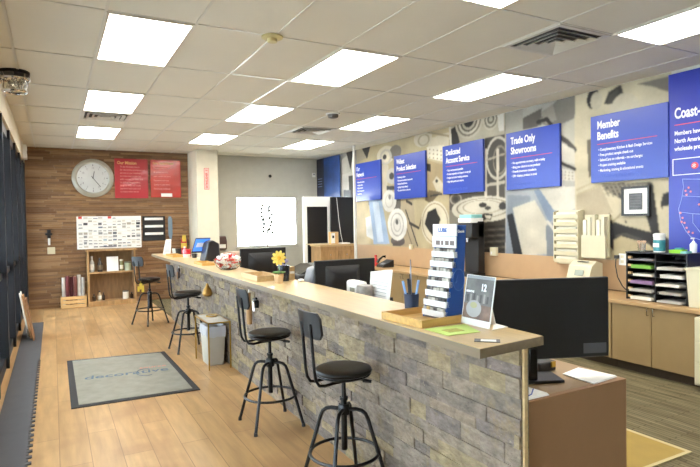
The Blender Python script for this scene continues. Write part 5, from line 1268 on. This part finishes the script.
leaf(MB(), -0.090, 0.090, 0.13, 0.93, 0.003, 0.0036).build('photo', mat('cal_grey', '5f5c58', 0.5, noise=0.35, nscale=22), t)
leaf(MB(), -0.090, 0.090, 0.93, 0.99, 0.003, 0.0036).build('top_strip', mat('cal_pale', '8f9294', 0.6), t)
leaf(MB(), -0.090, 0.090, 0.13, 0.42, 0.0036, 0.0041).build('photo_lower', mat('cal_warm', '6f5648', 0.5, noise=0.4, nscale=26), t)
b = MB(); n = 24
q = lambda y, s, tt: (0.042 * s - tt, y, 0.002 + 0.225 * s + tt * 0.35)
for rr, tt_ in ((1.0, 0.0048),):
    v = [q(0.02 + 0.05 * math.cos(2 * PI * i / n), 0.33 + 0.17 * math.sin(2 * PI * i / n), 0.004) for i in range(n)] + [q(0.02 + 0.05 * math.cos(2 * PI * i / n), 0.33 + 0.17 * math.sin(2 * PI * i / n), 0.005) for i in range(n)]
    b.add(v, [tuple(range(n)), tuple(range(n, 2 * n))[::-1]] + [(i, (i + 1) % n, n + (i + 1) % n, n + i) for i in range(n)])
b.build('plate_picture', mat('cal_light', '9c9894', 0.4), t)
b = MB()
v = [q(0.022 + 0.022 * math.cos(2 * PI * i / n), 0.40 + 0.06 * math.sin(2 * PI * i / n), 0.005) for i in range(n)] + [q(0.022 + 0.022 * math.cos(2 * PI * i / n), 0.40 + 0.06 * math.sin(2 * PI * i / n), 0.0058) for i in range(n)]
b.add(v, [tuple(range(n)), tuple(range(n, 2 * n))[::-1]] + [(i, (i + 1) % n, n + (i + 1) % n, n + i) for i in range(n)])
b.build('garnish_picture', mat('cal_olive', 'a09a70', 0.4), t)
for k in range(7):
    y = 0.07 - 0.022 * k
    leaf(MB(), y - 0.006, y + 0.006, 0.46, 0.60 + 0.02 * (k % 3), 0.0038, 0.0044).build('picture_bar', mat('cal_%d' % (k % 2), ['3d3936', '8f8a84'][k % 2], 0.5), t)
ang = math.atan2(0.042, 0.225)
o = text('lettering', '12', 0.045, WHITEINK, t, q(-0.012, 0.70, 0.0052), rot=(PI / 2 - ang, 0, -PI / 2), sx=0.8, off=0.0016)
o = text('lettering', 'MONTHS', 0.014, WHITEINK, t, q(0.082, 0.645, 0.0052), rot=(PI / 2 - ang, 0, -PI / 2), sx=0.9, off=0.0004)
MB().hexa([(0.040, -0.03, 0.2), (0.044, -0.03, 0.2), (0.044, 0.03, 0.2), (0.040, 0.03, 0.2), (0.095, -0.03, 0.0), (0.099, -0.03, 0.0), (0.099, 0.03, 0.0), (0.095, 0.03, 0.0)]).build('rear_strut', PAPER, t)
flat_papers('white paper sheet lying right of the standing calendar', [(1.66, 1.74), (1.755, 1.80), (1.78, 1.95), (1.70, 1.84)], CT, 1) if False else None
tag(MB().prism([(1.665, 1.785), (1.775, 1.80), (1.785, 1.90), (1.68, 1.796)], 'z', CT, CT + 0.003).build('paper_sheet', PAPER), 'white sheet of paper behind the foot of the calendar', 'papers')
t = thing('business_card', 'small white and black card at the near corner of the counter', 'card', (1.455, 1.66, CT), -0.75)
MB().box(0, 0, 0, 0.10, 0.055, 0.002).build('card_face', mat('card_dark', '4c4a4c', 0.4), t); MB().box(0.025, 0.008, 0.002, 0.085, 0.045, 0.0026).build('white_print', PAPER, t)
# upright paper holders behind the counter edge
t = thing('document_stand', 'leaning white printed document behind the counter left of the pen cup', 'document', (2.02, 3.24, DT))
MB().hexa([(-0.07, -0.14, 0.0), (0.03, -0.14, 0.0), (0.03, 0.14, 0.0), (-0.07, 0.14, 0.0), (-0.03, -0.12, 0.27), (0.0, -0.12, 0.27), (0.0, 0.12, 0.27), (-0.03, 0.12, 0.27)]).build('stand', BLACKP, t)
MB().hexa([(-0.05, -0.15, 0.24), (-0.046, -0.15, 0.24), (-0.046, 0.11, 0.25), (-0.05, 0.11, 0.25), (0.0, -0.12, 0.46), (0.004, -0.12, 0.46), (0.004, 0.17, 0.425), (0.0, 0.17, 0.425)]).build('page', PAPER, t)
b = MB()
for k in range(7):
    s = 0.15 + 0.11 * k
    z = 0.245 + 0.2 * s; x = -0.0512 + 0.05 * s
    b.box(x - 0.002, -0.10, z, x, 0.11, z + 0.003)
b.build('text_line', mat('text_grey', 'a8a8a8', 0.8), t)
MB().lathe([(0.001, 0), (0.06, 0), (0.06, 0.30), (0.055, 0.34), (0.001, 0.34)], -0.10, 0.09, 0.0, seg=20).build('paper_cylinder', mat('grey_tint', '9a948c', 0.4, noise=0.3, nscale=18), t)
t = thing('white_dispenser', 'small white upright box with a logo mark left of the leaning document', 'box', (1.97, 3.55, DT))
MB().box(-0.03, -0.10, 0, 0.05, 0.10, 0.35).build('body', WHITEP, t, bevel=0.02); MB().box(-0.033, -0.04, 0.27, -0.03, 0.03, 0.30).build('logo_mark', mat('logo_grey', '8a8a7c', 0.6), t)
t = thing('tape_box', 'grey silver curved dispenser left of the middle monitor', 'dispenser', (1.93, 4.22, DT))
MB().prism([(-0.06, 0), (0.10, 0), (0.10, 0.36), (0.04, 0.42), (-0.03, 0.40), (-0.06, 0.30)], 'y', -0.07, 0.07).build('case', GREYP, t, bevel=0.015)
MB().box(-0.066, -0.04, 0.08, -0.06, 0.04, 0.2).build('slot', BLACKP, t)
t = thing('printer', 'black low printer behind the counter to the left of the middle monitor', 'printer', (2.08, 4.62, DT))
MB().box(-0.2, -0.22, 0, 0.22, 0.22, 0.33).build('body', BLACKP, t, bevel=0.02); MB().hexa([(-0.18, -0.2, 0.33), (0.2, -0.2, 0.33), (0.2, 0.2, 0.33), (-0.18, 0.2, 0.33), (-0.02, -0.18, 0.40), (0.18, -0.18, 0.40), (0.18, 0.18, 0.40), (-0.02, 0.18, 0.40)]).build('paper_cover', BLACKG, t, bevel=0.01)
t = thing('desk_carton', 'tan box on the lower desk just behind the candy bowl', 'box', (2.06, 6.62, DT))
MB().box(-0.18, -0.2, 0, 0.18, 0.2, 0.42).build('body', mat('pinkish_tan', 'b79a84', 0.6), t, bevel=0.004); MB().box(-0.14, -0.16, 0.42, 0.14, 0.16, 0.43).build('lid', mat('lid_brown', '9a7c64', 0.6), t)
# candy bowl
t = thing('candy_bowl', 'clear glass bowl piled with red and white wrapped candies', 'bowl', (1.60, 5.62, CT))
MB().lathe([(0.001, 0), (0.08, 0), (0.12, 0.03), (0.142, 0.075), (0.15, 0.11), (0.145, 0.11), (0.137, 0.075), (0.115, 0.035), (0.08, 0.008), (0.001, 0.006)], seg=36).build('glass', GLASS, t)
rnd = random.Random(31)
cands = [('c8322e', 'red'), ('f2ece4', 'white'), ('e06a50', 'orange red')]
protos = []
for col, nm in cands:
    c = thing('wrapped_candy', f'{nm} wrapped candy in the glass bowl', 'candy', (0, 0, 0), 0, 'candies in the glass bowl')
    m = mat('candy_' + nm.replace(' ', '_'), col, 0.3)
    MB().ball(0, 0, 0, 0.018, 0.013, 0.012, seg=10, rings=6).build('sweet', m, c)
    for s in (-1, 1): MB().lathe([(0.004, 0.016 * s), (0.012, 0.03 * s), (0.001, 0.028 * s)], axis='x', seg=8).build('wrapper_twist', m, c)
    protos.append(c)
used = [False] * 3
n_c = 0
for lv, (z, R_, cnt) in enumerate([(0.024, 0.055, 10), (0.048, 0.08, 14), (0.074, 0.10, 16), (0.10, 0.105, 17), (0.125, 0.10, 13), (0.148, 0.055, 6)]):
    for k in range(cnt):
        a = 2 * PI * k / cnt * (2.4 if cnt > 8 else 1) + lv
        rr = R_ * (1 if k % 3 else 0.5)
        q_ = rnd.choices([0, 1, 2], [3, 9, 1])[0]
        o = protos[q_] if not used[q_] else copy_tree(protos[q_])
        used[q_] = True
        o.location = (1.60 + rr * math.cos(a), 5.62 + rr * math.sin(a), CT + z + rnd.uniform(-0.004, 0.006))
        o.rotation_euler = (rnd.uniform(-.4, .4), rnd.uniform(-.5, .5), rnd.uniform(0, 6))
# flower
t = thing('flower_pot', 'yellow flower in a small pale wooden pot on the counter', 'flower', (1.575, 4.10, CT))
MB().lathe([(0.001, 0), (0.032, 0), (0.04, 0.07), (0.036, 0.07), (0.034, 0.06), (0.001, 0.06)], seg=20).build('pot', mat('pot_wood', 'd2b184', 0.6), t)
MB().tube([(0, 0, 0.06), (0.005, 0, 0.12), (0, 0, 0.19)], 0.004, 6).build('stem', mat('leaf_green', '4e7a34', 0.6), t)
for k in range(6):
    a = k * PI / 3
    MB().ball(0.03 * math.cos(a), 0.03 * math.sin(a), 0.085, 0.03, 0.013, 0.008, seg=8, rings=5).build('leaf', MATS['leaf_green'], t)
PET = mat('yellow_petal', 'eed468', 0.6)
for k in range(10):
    a = 2 * PI * k / 10
    cx, cz = 0.037 * math.cos(a), 0.037 * math.sin(a)
    b = MB().ball(0, 0, 0, 0.026, 0.006, 0.014, seg=10, rings=6)
    p = b.build('petal', PET, t); p.location = (cx, -0.01, 0.20 + cz); p.rotation_euler = (0, -a, 0)
MB().ball(0, -0.016, 0.20, 0.018, 0.008, 0.018).build('flower_centre', mat('flower_centre', 'e8b93a', 0.7), t)
t = thing('dark_vase', 'dark glass tumbler with lilac buds directly behind the yellow flower', 'vase', (1.665, 4.22, CT))
MB().lathe([(0.001, 0), (0.045, 0), (0.05, 0.13), (0.046, 0.13), (0.04, 0.006), (0.001, 0.006)], seg=22).build('tumbler', mat('dark_glass', '20242e', 0.12), t)
for k in range(5):
    a = k * 1.3; MB().tube([(0, 0, 0.1), (0.03 * math.cos(a), 0.03 * math.sin(a), 0.16)], 0.003, 6).ball(0.03 * math.cos(a), 0.03 * math.sin(a), 0.165, 0.014, seg=8, rings=5).build('bud', mat('lilac', 'a8a0c8', 0.6), t)
t = thing('small_block', 'small pale wooden block standing by the open wooden tray', 'block', (1.735, 4.27, CT))
MB().box(0, 0, 0, 0.05, 0.03, 0.11).build('body', OAK, t, bevel=0.003); MB().box(0.005, -0.002, 0.05, 0.045, 0, 0.07).build('label', PAPER, t)
tag(MB().ball(1.75, 4.06, CT + 0.013, 0.028, 0.022, 0.013).build('crumpled_tissue', PAPER), 'small crumpled white tissue right of the flower pot', 'tissue')
# payment terminal
t = thing('sale_terminal', 'black sales terminal with a tilted bright blue screen', 'terminal', (1.72, 7.12, CT), 0.0)
t.scale = (1.12, 1.12, 1.12)
MB().prism([(-0.05, 0), (0.13, 0), (0.12, 0.20), (0.05, 0.24), (0.0, 0.22)], 'y', -0.20, 0.05).build('body', BLACKP, t, bevel=0.012)
MB().hexa([(-0.13, 0.09, 0.10), (0.05, 0.09, 0.10), (0.05, 0.10, 0.09), (-0.13, 0.10, 0.09), (-0.10, -0.01, 0.26), (0.07, -0.01, 0.26), (0.07, 0.0, 0.265), (-0.10, 0.0, 0.265)]).build('screen_back', BLACKP, t)
MB().hexa([(-0.12, 0.082, 0.11), (0.045, 0.082, 0.11), (0.045, 0.088, 0.108), (-0.12, 0.088, 0.108), (-0.095, -0.014, 0.25), (0.065, -0.014, 0.25), (0.065, -0.008, 0.253), (-0.095, -0.008, 0.253)]).build('screen', mat('blue_screen', '4a7ad8', 0.2, emit='3a72e0', estr=0.6), t)
MB().hexa([(-0.09, 0.045, 0.158), (0.03, 0.045, 0.158), (0.03, 0.048, 0.157), (-0.09, 0.048, 0.157), (-0.075, 0.012, 0.207), (0.04, 0.012, 0.207), (0.04, 0.015, 0.208), (-0.075, 0.015, 0.208)]).build('white_panel', mat('screen_white', 'dfe6f6', 0.3), t)
t = thing('white_tablet', 'white tablet sign leaning at the far end of the counter', 'tablet', (1.62, 9.02, CT))
MB().hexa([(-0.10, 0, 0), (0.02, 0, 0), (0.02, 0.012, 0), (-0.10, 0.012, 0), (-0.04, 0.05, 0.235), (0.045, 0.05, 0.235), (0.045, 0.062, 0.235), (-0.04, 0.062, 0.235)]).build('panel', WHITEP, t, bevel=0.004)
MB().hexa([(-0.075, 0.002, 0.03), (0.005, 0.002, 0.03), (0.005, 0.004, 0.03), (-0.075, 0.004, 0.03), (-0.04, 0.038, 0.20), (0.025, 0.038, 0.20), (0.025, 0.04, 0.20), (-0.04, 0.04, 0.20)]).build('printed_area', mat('pale_print', 'c4cad0', 0.6), t)
MB().box(-0.06, 0.0, 0.0, 0.0, 0.10, 0.012).build('foot', WHITEP, t)
def cup(lab, x, y, r, h, col, name='cup'):
    t = thing(name, lab, 'cup', (x, y, CT))
    m = mat('cup_' + col, col, 0.35)
    MB().lathe([(0.001, 0), (r * 0.8, 0), (r, h), (r * 0.92, h), (r * 0.74, 0.006), (0.001, 0.006)], seg=18).build('body', m, t)
    MB().lathe([(r * 1.02, h * 0.9), (r * 1.04, h), (r * 0.95, h)], seg=18).build('rim', m, t)
cup('pale cup right of the white tablet at the far counter end', 1.70, 8.95, 0.05, 0.09, 'cfd8da')
cup('black cup standing next to the pale cup at the far counter end', 1.70, 8.72, 0.045, 0.10, '1f2024')
bottle('pink bottle with a white cap between the black cup and the red jar', 1.735, 8.42, CT, 0.14, 0.032, 'd88a96', 'f0eeea')
jar('red jar beside the pink bottle on the far counter', 1.735, 8.22, CT, 0.11, 0.05, 'b8242a', 'c8443a')
cup('small white dish before the blue screen terminal', 1.66, 7.93, 0.055, 0.045, 'eceae4', 'dish')
t = thing('small_plant', 'tiny dark green plant behind the white dish', 'plant', (1.74, 7.80, CT))
MB().lathe([(0.001, 0), (0.03, 0), (0.036, 0.06), (0.001, 0.06)], seg=14).build('pot', BLACKP, t)
for k in range(8):
    a = k * 0.8; MB().ball(0.02 * math.cos(a), 0.02 * math.sin(a), 0.085 + 0.008 * (k % 3), 0.018, 0.01, 0.02, seg=7, rings=5).build('leaf', mat('dark_leaf', '3c5a34', 0.6), t)

# ---------------------------------------------------------------- things hanging on the stone
def hook_part(t, z):
    MB().tube([(0.03, 0, z - 0.01), (0.0, 0, z), (-0.012, 0, z - 0.01), (-0.012, 0, z - 0.03)], 0.003, 6).build('hook', CHROME, t)
t = thing('hanging_gloves', 'small dark brown item hung on the stone near the far end', 'gloves', (1.635, 8.30, 0.74))
hook_part(t, 0.19)
MB().prism([(-0.07, 0.12), (-0.03, 0.16), (0.05, 0.15), (0.07, 0.06), (0.03, 0.0), (-0.01, 0.02), (-0.02, 0.09)], 'x', -0.03, -0.005).build('palm', mat('dark_brown_leather', '3a2a24', 0.6), t, bevel=0.006)
MB().prism([(0.0, 0.10), (0.05, 0.10), (0.05, 0.0), (0.02, -0.01)], 'x', -0.04, -0.03).build('cuff', mat('tan_leather', '9a744c', 0.6), t, bevel=0.003)
t = thing('brass_bell', 'golden bell shaped fitting hung on the stone above the brass table', 'fitting', (1.592, 6.50, 0.69))
hook_part(t, 0.19)
MB().lathe([(0.001, 0), (0.05, 0.005), (0.06, 0.03), (0.045, 0.08), (0.02, 0.12), (0.012, 0.15), (0.001, 0.155)], seg=20).build('bell', mat('aged_brass', 'b08644', 0.35, 0.7), t)
MB().tube([(0, 0, 0.14), (0, 0, 0.18)], 0.004, 6).build('loop', CHROME, t)
t = thing('wooden_bat', 'slim tan wooden handle hung on the stone by the second stool', 'handle', (1.622, 5.02, 0.58))
hook_part(t, 0.345)
MB().lathe([(0.001, 0), (0.026, 0.01), (0.03, 0.08), (0.026, 0.18), (0.014, 0.26), (0.018, 0.30), (0.001, 0.31)], seg=18).build('grip', mat('tan_wood', 'a67f4e', 0.45), t)
MB().tube([(0, 0, 0.30), (0.0, 0, 0.34)], 0.003, 6).build('cord', PAPER, t)
t = thing('chrome_faucet', 'black and chrome tap fitting hung on the stone right of the wooden handle', 'tap', (1.63, 4.80, 0.72))
MB().tube([(0.02, 0.02, 0.12), (-0.03, 0.02, 0.13), (-0.04, -0.01, 0.11), (-0.04, -0.03, 0.03)], 0.011, 10).build('spout', CHROME, t)
MB().tube([(-0.03, 0.03, 0.13), (-0.035, -0.08, 0.15)], 0.010, 10).build('lever', BLACKM, t)
MB().lathe([(0.001, 0), (0.024, 0), (0.024, 0.07), (0.001, 0.07)], 0.0, 0.03, 0.05, seg=16).build('valve_body', BLACKM, t)
